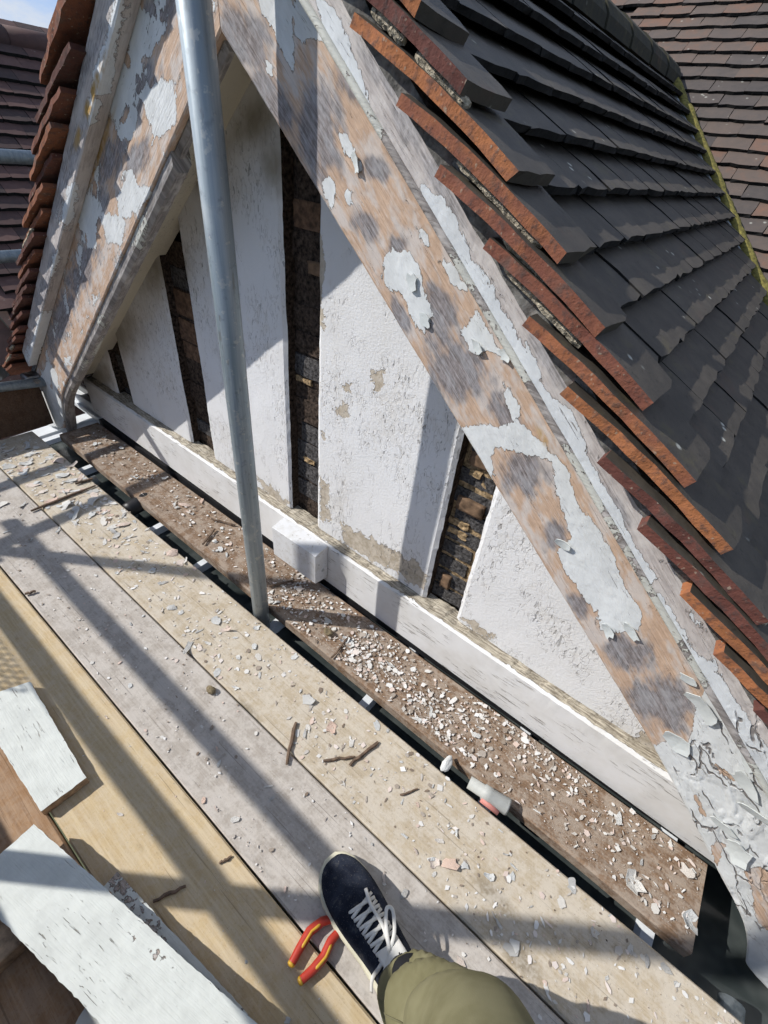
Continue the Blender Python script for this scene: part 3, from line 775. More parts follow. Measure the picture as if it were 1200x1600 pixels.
flat_strip('lower_edge', APX - .012, -1.20, lowL, .724, .760, .004, -.010, bbL, 40)

# soffit boards closing the overhang
for side, par in ((1, bbR), (-1, bbL)):
    m = MB(); c_ = CR if side > 0 else CL
    x1 = .55 if side > 0 else -2.45
    a0, a1 = lowline(APX + side * .001) + .085, lowline(x1) + .085
    m.add([(APX, .7525, a0), (x1, .7525, a1), (x1, .93, a1), (APX, .93, a0), (APX, .7525, a0 + .02), (x1, .7525, a1 + .02), (x1, .93, a1 + .02), (APX, .93, a0 + .02)],
          [(0, 1, 2, 3), (4, 7, 6, 5), (0, 4, 5, 1), (1, 5, 6, 2), (2, 6, 7, 3), (3, 7, 4, 0)])
    o = m.build('soffit_board', mt['soffit'], par)
    set_attr(o.data, 'peel', [-1] * 8); set_attr(o.data, 'brown_tone', [-.35] * 8)

# curled paint lifting off the lower end of the right bargeboard
def curl_flake(w, h, curl, seed, th=.0012, n=5):
    """irregular curved shard lying in xy, centred, curling upward (+z)"""
    r = random.Random(seed); k = r.randint(8, 13); m = MB()
    out = []; sq = r.uniform(2.0, 5.0)
    for i in range(k):
        a = 2 * math.pi * (i + r.uniform(-.42, .42)) / k
        ca, sa = math.cos(a), math.sin(a); q = (abs(ca) ** sq + abs(sa) ** sq) ** (-1 / sq) * r.choice((1, 1, .93, .8, .6))
        out.append((ca * w / 2 * q, sa * h / 2 * q))
    ph = r.uniform(0, 6)
    def lift(x, y): return curl * ((x / (w / 2)) ** 2) * w * .3 + curl * .12 * h * math.sin(3 * y / h + ph) + curl * .2 * x * y / max(w, h)
    vs = [(0, 0, lift(0, 0))] + [(x * .55, y * .55, lift(x * .55, y * .55)) for x, y in out] + [(x, y, lift(x, y)) for x, y in out]
    top = [(x, y, z + th) for x, y, z in vs]
    nn = len(vs); fs = []
    for i in range(k):
        j = (i + 1) % k
        fs += [(0, 1 + i, 1 + j), (1 + i, 1 + k + i, 1 + k + j, 1 + j)]
    ft = [tuple(nn + q for q in t) for t in fs]; fb = [t[::-1] for t in fs]
    sd = [(1 + k + i, 1 + k + (i + 1) % k, nn + 1 + k + (i + 1) % k, nn + 1 + k + i) for i in range(k)]
    m.add(vs + top, fb + ft + sd)
    return m
rng = random.Random(11)
flake_px = [(1095, 1105, .05, .03), (1125, 1170, .06, .028), (1150, 1190, .055, .03), (1170, 1185, .05, .022), (1120, 1205, .045, .022), (1135, 1215, .05, .02), (1165, 1225, .05, .022), (1110, 1240, .04, .02), (1095, 1265, .04, .018),
            (1150, 1330, .05, .035), (1165, 1345, .04, .025), (1185, 1350, .04, .02), (1130, 1290, .035, .02), (1160, 1280, .04, .02), (1085, 1215, .03, .02), (1180, 1270, .04, .02), (1190, 1400, .04, .03), (1175, 1440, .03, .02), (1060, 1160, .04, .03),
            (665, 500, .02, .015), (645, 440, .02, .015), (745, 540, .02, .014), (985, 985, .03, .015), (950, 985, .025, .015), (880, 850, .02, .015), (790, 555, .02, .014), (557, 255, .02, .012), (870, 645, .02, .012), (885, 680, .025, .014), (1075, 1060, .03, .014)]
for i, (fx, fy, w, h) in enumerate(flake_px):
    p = at(fx, fy, 1, .7085)
    if p[2] > lowline(p[0]) + .178 / CR: p = at(fx, fy, 1, .6685)
    if i % 3 and i < 19: continue
    m = curl_flake(w * 1.5, h * 1.4, rng.uniform(.08, .28), i, .0011)
    me, c = m.mesh('paint_flake', mt['film'])
    a = R_(-40 + rng.uniform(-35, 35)); tilt = rng.uniform(.05, .35)
    ax = Vector((math.cos(a), 0, math.sin(a))); az = Vector((0, -1, 0)); ay = az.cross(ax)
    mm = frame(Vector(p) + Vector((0, -.003, 0)), ax, ay, az) @ Matrix.Rotation(tilt, 4, 'X')
    inst('paint_flake', me, mm, mbR)

# ------------------------------------------------------------------ tiled roofs
def tile_mesh(w, l, t, camber, seed, cross=.0004, ny=4):
    """clay plain tile: local x across, y up the slope (0 at its tail), z out; slot 0 face, slot 1 sides"""
    r = random.Random(seed); m = MB(); nx = 4; v = []; ew = [(r.uniform(-.0022, .0022), r.uniform(-.0022, .0022)) for _ in range(ny + 1)]; tw = [r.uniform(-.004, .004) for _ in range(nx + 1)]
    for k in (0, 1):
        for j in range(ny + 1):
            for i in range(nx + 1):
                x = -w / 2 + w * i / nx; y = l * j / ny
                z = -camber * ((2 * j / ny - .7) ** 2) - cross * ((2 * i / nx - 1) ** 2) + (t if k else 0)
                if j == 0: y += tw[i]
                if i in (0, nx): x += ew[j][0 if i == 0 else 1] + r.uniform(-.0012, .0012)
                if j == 0 and i in (0, nx) and r.random() < .35: y += .006; 
                v.append((x, y, z + r.uniform(-.0006, .0006)))
    q = (nx + 1) * (ny + 1); m.v = v
    for j in range(ny):
        for i in range(nx):
            a = j * (nx + 1) + i
            m.f.append([q + a, q + a + 1, q + a + nx + 2, q + a + nx + 1]); m.m.append(0)
            m.f.append([a, a + nx + 1, a + nx + 2, a + 1]); m.m.append(1)
    for j in range(ny):
        a = j * (nx + 1); b_ = a + nx + 1
        m.f.append([a, q + a, q + b_, b_]); m.m.append(1)
        a += nx; b_ = a + nx + 1
        m.f.append([a, b_, q + b_, q + a]); m.m.append(1)
    for i in range(nx):
        m.f.append([i, i + 1, q + i + 1, q + i]); m.m.append(2)
        a = ny * (nx + 1) + i; m.f.append([a, q + a, q + a + 1, a + 1]); m.m.append(1)
    return m
def tile_set(name, w, l, t, camber, mats, n=5, ny=4):
    out = []
    for i in range(n):
        me, _ = tile_mesh(w, l, t, camber, 100 + i, ny=ny).mesh(name, mats, center=False); out.append(me)
    return out
def lay(parent, me, base, along, across, normal, s, c, lift, tilt, rnd, jig=1.0, roll=0.0):
    """s up the slope, c across; tilt lifts the tail"""
    o = base + along * s + across * c + normal * lift
    yv = (along * math.cos(tilt) - normal * math.sin(tilt)).normalized()
    zv = (normal * math.cos(tilt) + along * math.sin(tilt)).normalized()
    xv = yv.cross(zv)
    mm = frame(o, xv, yv, zv) @ Matrix.Rotation(rnd.gauss(0, .008) * jig, 4, 'Z') @ Matrix.Rotation(rnd.gauss(0, .004) * jig, 4, 'X') @ Matrix.Rotation(rnd.gauss(0, .006) * jig + roll, 4, 'Y')
    return inst('tile', me, mm, parent)

PR = R_(40.4)
ZF = 1.705                                         # height of the batten plane at the apex line
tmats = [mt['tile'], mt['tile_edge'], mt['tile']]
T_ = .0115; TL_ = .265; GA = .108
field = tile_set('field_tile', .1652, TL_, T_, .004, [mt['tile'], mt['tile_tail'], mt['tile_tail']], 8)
vergeT = tile_set('verge_tile', .125, TL_ + .035, .0155, .006, tmats, 6, 10)
vergeL = tile_set('verge_tile', .170, TL_ + .02, .0115, .004, [mt['tile'], mt['tile_edge_dull'], mt['tile']], 6, 10)
roofR = thing('tiled_roof_slope', 'dark tiled gable slope at the right, with raised orange-edged tiles along its verge', 'roof', (.2, 1.6, .8), 'roof slopes')
alR = Vector((-math.cos(PR), 0, math.sin(PR))); acR = Vector((0, 1, 0)); nR = Vector((math.sin(PR), 0, math.cos(PR)))
baseR = Vector((APX, 0, ZF))
def valley_y(x): return 3.15 - (x + .665)
rng = random.Random(5); cand = []
rows = range(0, 24)
for r in rows:
    s_tail = -2.58 + r * GA                         # distance of the tail down from the apex
    xr = APX - s_tail * -1 * 0 + (-s_tail) * math.cos(PR)
    ymax = valley_y(xr) + .05
    c = .735 + (.08 if r % 2 else 0) + .082
    while c - .08 < min(ymax, 3.2):
        cand.append((r, s_tail, c)); c += .1655
def seen(r, s, c):
    p = baseR + alR * s + acR * c
    q = proj(np.array([p]))[0]; d = np.dot(np.array(p) - CAM, RM[:, 2] if False else (RM @ np.array([0, 0, 1.])))
    return d > .1 and -80 < q[0] < 1290 and -80 < q[1] < 1650
vis = [k for k in cand if seen(*k)]
rest = [k for k in cand if not seen(*k)]
tiltF = R_(15.5); tiltV = R_(12.5)
for (r, s, c) in vis[:300]:
    lay(roofR, field[rng.randrange(8)], baseR, alR, acR, nR, s, c, TL_ * math.sin(tiltF) * .80 + rng.uniform(-.001, .002), tiltF, rng)
sm = MB()
for (r, s, c) in (vis[300:] + rest):
    o_ = baseR + alR * s + acR * c + nR * (TL_ * math.sin(tiltF) * .80)
    yv = (alR * math.cos(tiltF) - nR * math.sin(tiltF)); zv = (nR * math.cos(tiltF) + alR * math.sin(tiltF))
    sm.obox(o_ + yv * TL_ / 2 + zv * T_ / 2, acR * .0815, yv * TL_ / 2, zv * T_ / 2)
if sm.v:
    oo = sm.build('outlying_tiles', mt['tile'], roofR); oo['kind'] = 'stuff'
# verge tiles, packed up higher than the field
vb = baseR + nR * .027; VL = .063
for r in range(-1, 25):
    s = -2.60 + r * GA
    lay(roofR, vergeT[rng.randrange(6)], vb, alR, acR, nR, s + rng.uniform(-.006, .006), .692 + rng.uniform(-.008, .006), VL + rng.uniform(-.004, .004), tiltV + rng.uniform(-.014, .014), rng, 1.2, R_(2) + rng.uniform(-.03, .03))
# mortar bedding squeezed out between the verge tiles
def bedding(parent, base_, al, nn, s, lift, tilt, T, rnd, dens=.75):
    yv = al * math.cos(tilt) - nn * math.sin(tilt); zv = nn * math.cos(tilt) + al * math.sin(tilt)
    p0 = base_ + al * s + nn * lift
    q = rnd.uniform(.10, .14)
    while q < .27:
        L = rnd.uniform(.06, .16)
        if rnd.random() < dens:
            m = MB(); n = 14; pts = []; rr = []
            for i in range(n):
                t = i / (n - 1)
                pts.append(p0 + yv * (q + L * t) + zv * (T + .0055 + rnd.uniform(-.0008, .0008)) + Vector((0, .6425 + rnd.uniform(-.0012, .0015), 0)))
                rr.append(.004 if i in (0, n - 1) else rnd.uniform(.0058, .0072))
            m.tube(pts, rr, 6); m.build('mortar_fillet', mt['mortar'], parent)
        q += L + rnd.uniform(.005, .04)
for r in range(-1, 25):
    bedding(roofR, vb, alR, nR, -2.60 + r * GA, VL, tiltV, .0155, rng)
# undercloak lying on the upper board
m = MB()
n = 160; v = []; f = []
for i in range(n + 1):
    s = -2.62 + 2.62 * i / n
    for (yy, h) in ((.652 + .012 * fbm(s * 18, 2), .012), (.652 + .012 * fbm(s * 18, 2), .038 + .010 * fbm(s * 25, 4)), (.80, .040), (.80, .008)):
        p = baseR + alR * s + nR * (h + .004) + Vector((0, yy, 0)); v.append(tuple(p))
for i in range(n):
    for j in range(4):
        f.append((i * 4 + j, i * 4 + (j + 1) % 4, (i + 1) * 4 + (j + 1) % 4, (i + 1) * 4 + j))
f += [(0, 1, 2, 3), (n * 4 + 3, n * 4 + 2, n * 4 + 1, n * 4)]
m.add(v, f); m.build('undercloak', mt['undercloak'], roofR)
# underlay sheet below the tiles
m = MB(); x1 = 1.15
m.add([tuple(baseR + alR * s + Vector((0, y, 0)) + nR * h) for h in (-.03, -.006) for (s, y) in ((0, .76), (-2.7, .76), (-2.7, 2.0), (0, 3.6))],
      [(0, 1, 2, 3), (7, 6, 5, 4), (0, 4, 5, 1), (1, 5, 6, 2), (2, 6, 7, 3), (3, 7, 4, 0)])
m.build('underlay', mt['felt'], roofR)
# ridge tiles
for i in range(9):
    y0 = .64 + i * .305; m = MB(); n = 10
    rings = []
    for (yy, rad) in ((y0, .122), (y0 + .30, .116)):
        o1 = [(APX + rad * math.cos(a) * 1.05, yy, ZF - .025 + rad * math.sin(a) * .8) for a in np.linspace(-.12, math.pi + .12, n)]
        o2 = [(APX + (rad - .016) * math.cos(a) * 1.05, yy, ZF - .025 + (rad - .016) * math.sin(a) * .8) for a in np.linspace(math.pi + .12, -.12, n)]
        rings.append(o1 + o2)
    m.loft(rings); m.build('ridge_tile', mt['ridge'], roofR, smooth=False)

# left slope of the same gable: seen only along its verge
PL = R_(39.6)
roofL = thing('tiled_roof_slope', 'left gable slope seen edge-on, a ladder of orange tile ends beside the bargeboard', 'roof', (-2.0, 1.0, .8), 'roof slopes')
alL = Vector((math.cos(PL), 0, math.sin(PL))); nL = Vector((-math.sin(PL), 0, math.cos(PL))); acL = Vector((0, 1, 0))
baseL = Vector((APX, 0, ZF))
for r in range(-1, 24):
    s = -2.42 + r * GA
    if s > -.05: break
    lay(roofL, vergeL[rng.randrange(6)], baseL + nL * .036, alL, -acL, nL, s + rng.uniform(-.008, .008), -(.726 + rng.uniform(-.008, .008)), .040 + rng.uniform(-.003, .004), R_(10) + rng.uniform(-.015, .015), rng, 1.2, -R_(5))
    for k in range(3):
        lay(roofL, field[rng.randrange(8)], baseL, alL, -acL, nL, s, -(.90 + k * .1655 + (.08 if r % 2 else 0)), TL_ * math.sin(tiltF) * .80, tiltF, rng)
    bedding(roofL, baseL + nL * .036, alL, nL, s, .040, R_(10), .0115, rng, .22)
    if False:
        m = MB(); n = 6; L = rng.uniform(.04, .09)
        m.tube([baseL + nL * (.044 + rng.uniform(-.004, .004)) + alL * (s + .02 + L * i / (n - 1)) + Vector((0, .642 + rng.uniform(0, .01), 0)) for i in range(n)], [.004] + [.010] * (n - 2) + [.004], 8)
        m.build('mortar_fillet', mt['mortar'], roofL, smooth=True)
m = MB()
m.add([tuple(baseL + alL * s + Vector((0, y, 0)) + nL * h) for h in (-.03, -.006) for (s, y) in ((-.02, .705), (-2.45, .705), (-2.45, 2.4), (-.02, 2.4))],
      [(0, 1, 2, 3), (7, 6, 5, 4), (0, 4, 5, 1), (1, 5, 6, 2), (2, 6, 7, 3), (3, 7, 4, 0)])
m.build('underlay', mt['undercloak'], roofL)

# main roof behind, facing the camera
PM = R_(41)
roofM = thing('tiled_roof_slope', 'brown plain-tiled main roof rising behind the gable at the top right', 'roof', (.5, 3.4, 1.8), 'roof slopes')
alM = Vector((0, math.cos(PM), math.sin(PM))); acM = Vector((1, 0, 0)); nM = Vector((0, -math.sin(PM), math.cos(PM)))
vx0 = -.665; baseM = Vector((vx0, valley_y(vx0), ZF - .772 * (vx0 - APX) * 1.119 - .01))
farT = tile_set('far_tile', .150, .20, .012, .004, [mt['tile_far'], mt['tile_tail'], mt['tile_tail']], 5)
GM = .083; tiltM = R_(11); n_ = 0; sm = MB(); mc = []
for r in range(-14, 30):
    s = r * GM
    p0 = baseM + alM * s
    # x of the valley at this height
    zv_ = p0.z; xv_ = APX + (ZF - zv_) / math.tan(PR)
    c = math.floor((xv_ - vx0 - .05) / .1525) * .1525 + (.076 if r % 2 else 0)
    while c < 2.6:
        p = p0 + acM * c
        q = proj(np.array([p]))[0]; mc.append((-60 < q[0] < 1260 and -60 < q[1] < 560, r, s, c)); c += .1525
for (ok, r, s, c) in mc:
    if ok and n_ < 300:
        lay(roofM, farT[rng.randrange(5)], baseM, alM, acM, nM, s + rng.uniform(-.003, .003), c, .034 + rng.uniform(-.001, .002), tiltM, rng, 1.0); n_ += 1
    else:
        o_ = baseM + alM * s + acM * c + nM * .028
        yv = (alM * math.cos(tiltM) - nM * math.sin(tiltM)); zv = (nM * math.cos(tiltM) + alM * math.sin(tiltM))
        sm.obox(o_ + yv * .1 + zv * .006, acM * .0745, yv * .1, zv * .006)
oo = sm.build('outlying_tiles', mt['tile_far'], roofM); oo['kind'] = 'stuff'
m = MB(); m.add([tuple(baseM + alM * s + acM * c + nM * h) for h in (-.03, -.004) for (s, c) in ((-1.2, .9), (-1.2, 3.5), (2.6, 3.5), (2.6, -2.4), (.0, -.1))],
      [(0, 1, 2, 3, 4), (9, 8, 7, 6, 5), (0, 5, 6, 1), (1, 6, 7, 2), (2, 7, 8, 3), (3, 8, 9, 4), (4, 9, 5, 0)])
m.build('underlay', mt['felt'], roofM)
# mossy valley between the two slopes
va = thing('roof_valley', 'yellow-green mossy valley strip between the dark slope and the brown main roof', 'roof valley', (-.2, 2.7, 1.0))
pts = []; rad = []
for i in range(70):
    t = i / 69; x = -.93 + t * 1.45
    p = Vector((x, valley_y(x), ZF - (x - APX) * math.tan(PR) + .062)); pts.append(p + Vector((.006 * fbm(t * 30, 1), -.01, .008 * fbm(t * 26, 3)))); rad.append(.034 + .016 * fbm(t * 34, 6))
m = MB(); m.tube(pts, rad, 10, flat=.7); o = m.build('moss', mt['moss'], va, smooth=True)
m = MB(); v = []; f = []
for i in range(41):
    t = i / 40; x = -.75 + t * 1.25
    z = ZF - (x - APX) * math.tan(PR) + .078
    for dy in (-.075, -.02): v.append((x + dy * .9, valley_y(x) + dy, z - dy * .55 * 0 - .004 + (0.0 if dy < -.05 else .004)))
for i in range(40): f.append((i * 2, i * 2 + 1, i * 2 + 3, i * 2 + 2))
m.add(v, f); o = m.build('flashing', mt['lead'], va)
sdm = o.modifiers.new('thick', 'SOLIDIFY'); sdm.thickness = .003

# neighbouring roof at the far left
roofN = thing('tiled_roof_slope', 'dark red tiled roof of the neighbouring wing at the far left edge', 'roof', (-4.5, 2.0, .8), 'roof slopes')
PN = R_(41); alN = Vector((-math.cos(PN), 0, math.sin(PN))); nN = Vector((math.sin(PN), 0, math.cos(PN))); acN = Vector((0, 1, 0))
baseN = Vector((-5.0, 0, 1.60))
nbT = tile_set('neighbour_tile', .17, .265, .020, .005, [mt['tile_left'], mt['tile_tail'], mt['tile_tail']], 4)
k_ = 0
for r in range(0, 26):
    s = -.06 - r * .108
    c = .95 + (.085 if r % 2 else 0)
    while c < 4.2:
        p = baseN + alN * s + acN * c; q = proj(np.array([p]))[0]
        if -120 < q[0] < 135 and k_ < 300:
            lay(roofN, nbT[rng.randrange(4)], baseN, alN, acN, nN, s, c, .055, R_(12), rng); k_ += 1
        c += .172
m = MB(); m.add([tuple(baseN + alN * s + acN * c + nN * h) for h in (-.03, -.002) for (s, c) in ((0, -1.5), (-3.2, -1.5), (-3.2, 6), (0, 6))],
      [(0, 1, 2, 3), (7, 6, 5, 4), (0, 4, 5, 1), (1, 5, 6, 2), (2, 6, 7, 3), (3, 7, 4, 0)]); m.build('underlay', mt['tile_left'], roofN)
for i in range(10):
    m = MB(); y0 = .6 + i * .33; rings = []
    for yy, rad in ((y0, .10), (y0 + .325, .10)):
        rings.append([(-5.0 + rad * math.cos(a), yy, 1.62 + rad * math.sin(a) * .8) for a in np.linspace(0, 2 * math.pi, 16, endpoint=False)])
    m.loft(rings); m.build('ridge_tile', mt['tile_left'], roofN, smooth=True)

# ------------------------------------------------------------------ glazed lean-to roof under the boards
gl = thing('glazed_roof', 'dark glass roof with white bars, seen through the gap beside the brown plank', 'glass roof', (-.8, .7, -.3))
bars = [-2.72, -2.25, -1.62, -1.30, -.86, -.42, .02, .45, .90, 1.4]
for i in range(len(bars) - 1):
    m = MB(); z0, z1 = -.135, -.105
    m.add([(bars[i] + .004, .0, z0), (bars[i + 1] - .004, .0, z0), (bars[i + 1] - .004, 1.02, z1), (bars[i] + .004, 1.02, z1)] + [(bars[i] + .004, .0, z0 - .02), (bars[i + 1] - .004, .0, z0 - .02), (bars[i + 1] - .004, 1.02, z1 - .02), (bars[i] + .004, 1.02, z1 - .02)],
          [(0, 1, 2, 3), (7, 6, 5, 4), (0, 4, 5, 1), (1, 5, 6, 2), (2, 6, 7, 3), (3, 7, 4, 0)])
    m.build('pane', mt['glass'], gl)
for i, x in enumerate(bars):
    w = .045 if i == 0 else .02
    m = MB()
    for (dx, h) in ((0, .03),) if i else ((0, .03), (.05, .018), (-.05, .018)):
        m.add([(x - w + dx, -.0, -.134), (x + w + dx, 0, -.134), (x + w + dx, 1.02, -.104), (x - w + dx, 1.02, -.104), (x - w * .7 + dx, 0, -.134 + h), (x + w * .7 + dx, 0, -.134 + h), (x + w * .7 + dx, 1.02, -.104 + h), (x - w * .7 + dx, 1.02, -.104 + h)],
              [(0, 3, 2, 1), (4, 5, 6, 7), (0, 1, 5, 4), (1, 2, 6, 5), (2, 3, 7, 6), (3, 0, 4, 7)])
    m.build('glazing_bar', mt['white_pvc'], gl)
m = MB(); m.box(-3.6, -2.515, .90, .96, -.06, .05); m.box(-3.6, -2.515, .885, .90, -.03, -.005); m.build('frame', mt['white_pvc'], gl, bevel=.004)
m = MB(); m.box(-3.6, -2.515, .93, 1.0, .05, .22); m.build('side_pane', mt['glass'], gl)
m = MB(); m.box(-2.6, 1.5, 1.03, 1.1, -1.2, -.12); m.build('wall_below', mt['brick'], gl)

# ================================================================== SCAFFOLD
def scaffold_board(mat, x0, x1, y0, y1, z0, z1, label, seed, name='scaffold_board', group='scaffold deck boards', warp=.002):
    m = MB(); n = 60; v = []; f = []
    for i in range(n + 1):
        x = x0 + (x1 - x0) * i / n
        a = y0 + warp * fbm(x * 2.5, seed) * .8 + .0008 * fbm(x * 25, seed); b = y1 + warp * fbm(x * 2.5, seed + 9) * .8 + .0008 * fbm(x * 25, seed + 4)
        dz = warp * fbm(x * 1.6, seed + 3)
        c = .004
        v += [(x, a, z0 + dz), (x, a, z1 - c + dz), (x, a + c, z1 + dz), (x, b - c, z1 + dz), (x, b, z1 - c + dz), (x, b, z0 + dz)]
    for i in range(n):
        for j in range(6):
            f.append((i * 6 + j, i * 6 + (j + 1) % 6, (i + 1) * 6 + (j + 1) % 6, (i + 1) * 6 + j))
    f += [tuple(range(6))[::-1], tuple(n * 6 + j for j in range(6))]
    m.add(v, f); o = m.build(name, mat)
    return tag(o, label, 'board', group)
BZ = -.038
scaffold_board(mt['b1'], -2.60, 1.6, .3645, .591, BZ, 0, 'dusty tan scaffold board nearest the gable, strewn with paint flakes', 1)
scaffold_board(mt['b2'], -2.58, 1.6, .1335, .3600, BZ, -.001, 'grey scaffold board under the shoe, second out from the gable', 2)
scaffold_board(mt['b3'], -2.60, 1.6, -.0975, .1285, BZ, 0, 'clean yellow pine scaffold board under the pliers handles', 3)
scaffold_board(mt['b4'], -2.58, 1.6, -.3285, -.1020, BZ, .001, 'orange-brown scaffold board beneath the large white offcut', 4)
scaffold_board(mt['b4'], -2.60, 1.6, -.5590, -.3330, BZ, 0, 'outermost scaffold board, shaded beside the toe board', 5)
# inner plank
m = MB(); n = 60; v = []; f = []
for i in range(n + 1):
    t = i / n; x = -2.49 + t * 3.0
    ya = .668 + (.637 - .668) * t + .002 * fbm(x * 3, 1); yb = .862 + (.846 - .862) * t + .002 * fbm(x * 3, 2)
    zz = -.003 + .003 * fbm(x * 1.5, 5)
    v += [(x, ya, zz - .036), (x, ya, zz - .004), (x, ya + .004, zz), (x, yb - .004, zz), (x, yb, zz - .004), (x, yb, zz - .036)]
for i in range(n):
    for j in range(6): f.append((i * 6 + j, i * 6 + (j + 1) % 6, (i + 1) * 6 + (j + 1) % 6, (i + 1) * 6 + j))
f += [tuple(range(6))[::-1], tuple(n * 6 + j for j in range(6))]
m.add(v, f); tag(m.build('plank', mt['plank']), 'dark brown plank lying in the gap along the foot of the gable', 'plank')

def tube_thing(name, pts, label, cat, rad=.0265, n=24, group='scaffold tubes'):
    m = MB(); m.tube(pts, rad, n, caps=True)
    o = m.build(name, mt['galv'], None, smooth=False)
    for p in o.data.polygons: p.use_smooth = len(p.vertices) == 4
    return tag(o, label, cat, group)
tube_thing('scaffold_pole', [(-.884, .621, -2.2), (-.884, .621, 3.2)], 'upright galvanised scaffold pole standing in front of the white gable', 'scaffold pole', .0268, 32, None)
tube_thing('scaffold_pole', [(-1.30, -.605, -4.0), (-1.30, -.605, 2.6)], 'outer upright scaffold pole behind the pine board', 'scaffold pole')
tube_thing('scaffold_pole', [(-2.90, -.605, -4.0), (-2.90, -.605, 2.4)], 'outer corner scaffold pole at the far left end', 'scaffold pole')
tube_thing('scaffold_pole', [(1.45, -.605, -4.0), (1.45, -.605, 2.4)], 'outer upright scaffold pole at the right end of the deck', 'scaffold pole')
tube_thing('guard_rail', [(-3.2, -.625, 1.29), (1.8, -.625, 1.29)], 'upper guard rail along the outer side of the deck', 'guard rail')
tube_thing('guard_rail', [(-3.2, -.555, .906), (1.8, -.555, .906)], 'lower guard rail along the outer side of the deck', 'guard rail')
tube_thing('guard_rail', [(-2.9, -.9, 1.10), (-2.9, 1.32, 1.10)], 'upper end rail across the neighbouring roof at the left edge', 'guard rail')
tube_thing('guard_rail', [(-2.9, -.9, .715), (-2.9, 1.22, .715)], 'lower end rail across the neighbouring roof at the left edge', 'guard rail')
tube_thing('scaffold_pole', [(-2.72, .60, .24), (-2.98, .34, 1.0)], 'short sloping tube above the brown toe board at the left', 'scaffold pole')
tube_thing('guard_rail', [(-2.9, -.45, .255), (-2.56, .735, .24)], 'low silvery tube end resting on the toe board at the left', 'guard rail', .022)
for x, lb in ((-1.755, 'black-capped'), (-2.09, 'bare'), (-.45, 'middle'), (.62, 'right')):
    t_ = thing('transom_tube', {'black-capped': 'tube end with black rubber cap poking out under the deck beside the plank', 'bare': 'bare tube end under the deck, nearest the left end of the plank', 'middle': 'transom tube hidden under the deck near the right timber gap', 'right': 'transom tube under the deck beyond the plank end'}[lb], 'scaffold tube', (x, 0, -.065), 'transom tubes')
    m = MB(); m.tube([(x, -.75, -.068), (x, .64 if lb != 'middle' else .60, -.068)], .0242, 20); m.build('tube', mt['galv'], t_, smooth=True)
    if lb == 'black-capped':
        m = MB(); m.tube([(x, .60, -.045), (x, .625, -.045), (x + .002, .70, -.035), (x + .004, .715, -.032)], [.03, .034, .036, .03], 20); m.build('end_cap', mt['rubber'], t_, smooth=True)
def toe(name, x0, x1, y0, y1, z0, z1, label):
    m = MB(); m.box(x0, x1, y0, y1, z0, z1); return tag(m.build(name, mt['toeboard'], None, bevel=.004), label, 'toe board', 'toe boards')
toe('toe_board', -2.66, -2.622, -.56, .70, -.005, .222, 'dark brown toe board across the left end of the deck')
toe('toe_board', -2.62, 1.6, -.600 + .005, -.563, .0, .222, 'lower toe board along the outer edge of the deck')
toe('toe_board', -2.62, 1.6, -.600 + .005, -.563, .232, .58, 'unseen tall board added above the outer toe board to shade the deck')  # added out of view, its height set by the shadow it throws
# debris netting hung outside the rails
m = MB(); x0, x1, z0, z1 = -2.75, -2.02, .60, .97
i = 0
while x0 + i * .030 < x1: m.box(x0 + i * .030, x0 + i * .030 + .0085, -.641, -.6395, z0, z1); i += 1
i = 0
while z0 + i * .030 < z1: m.box(x0, x1, -.6392, -.638, z0 + i * .030, z0 + i * .030 + .0085); i += 1
tag(m.build('debris_net', mt['net']), 'green debris netting hung on the outer rails at the left', 'netting')
# scaffold couplers
def coupler(p, label):
    t_ = thing('coupler', label, 'coupler', p, 'scaffold couplers'); p = Vector(p)
    m = MB(); m.box(p.x - .036, p.x + .036, p.y - .036, p.y + .036, p.z - .028, p.z + .028); m.build('clamp', mt['steel'], t_, bevel=.012)
    m = MB(); m.tube([p + Vector((.03, 0, .01)), p + Vector((.075, 0, .01))], .008, 8); m.tube([p + Vector((.055, 0, .01)), p + Vector((.068, 0, .01))], .014, 6); m.build('bolt', mt['steel'], t_)
coupler((-1.30, -.615, 1.29), 'coupler on the outer pole behind the pine board')
coupler((-2.90, -.62, 1.11), 'coupler on the outer corner pole')
coupler((-2.62, .68, .245), 'coupler on the low tube above the toe board at the left')

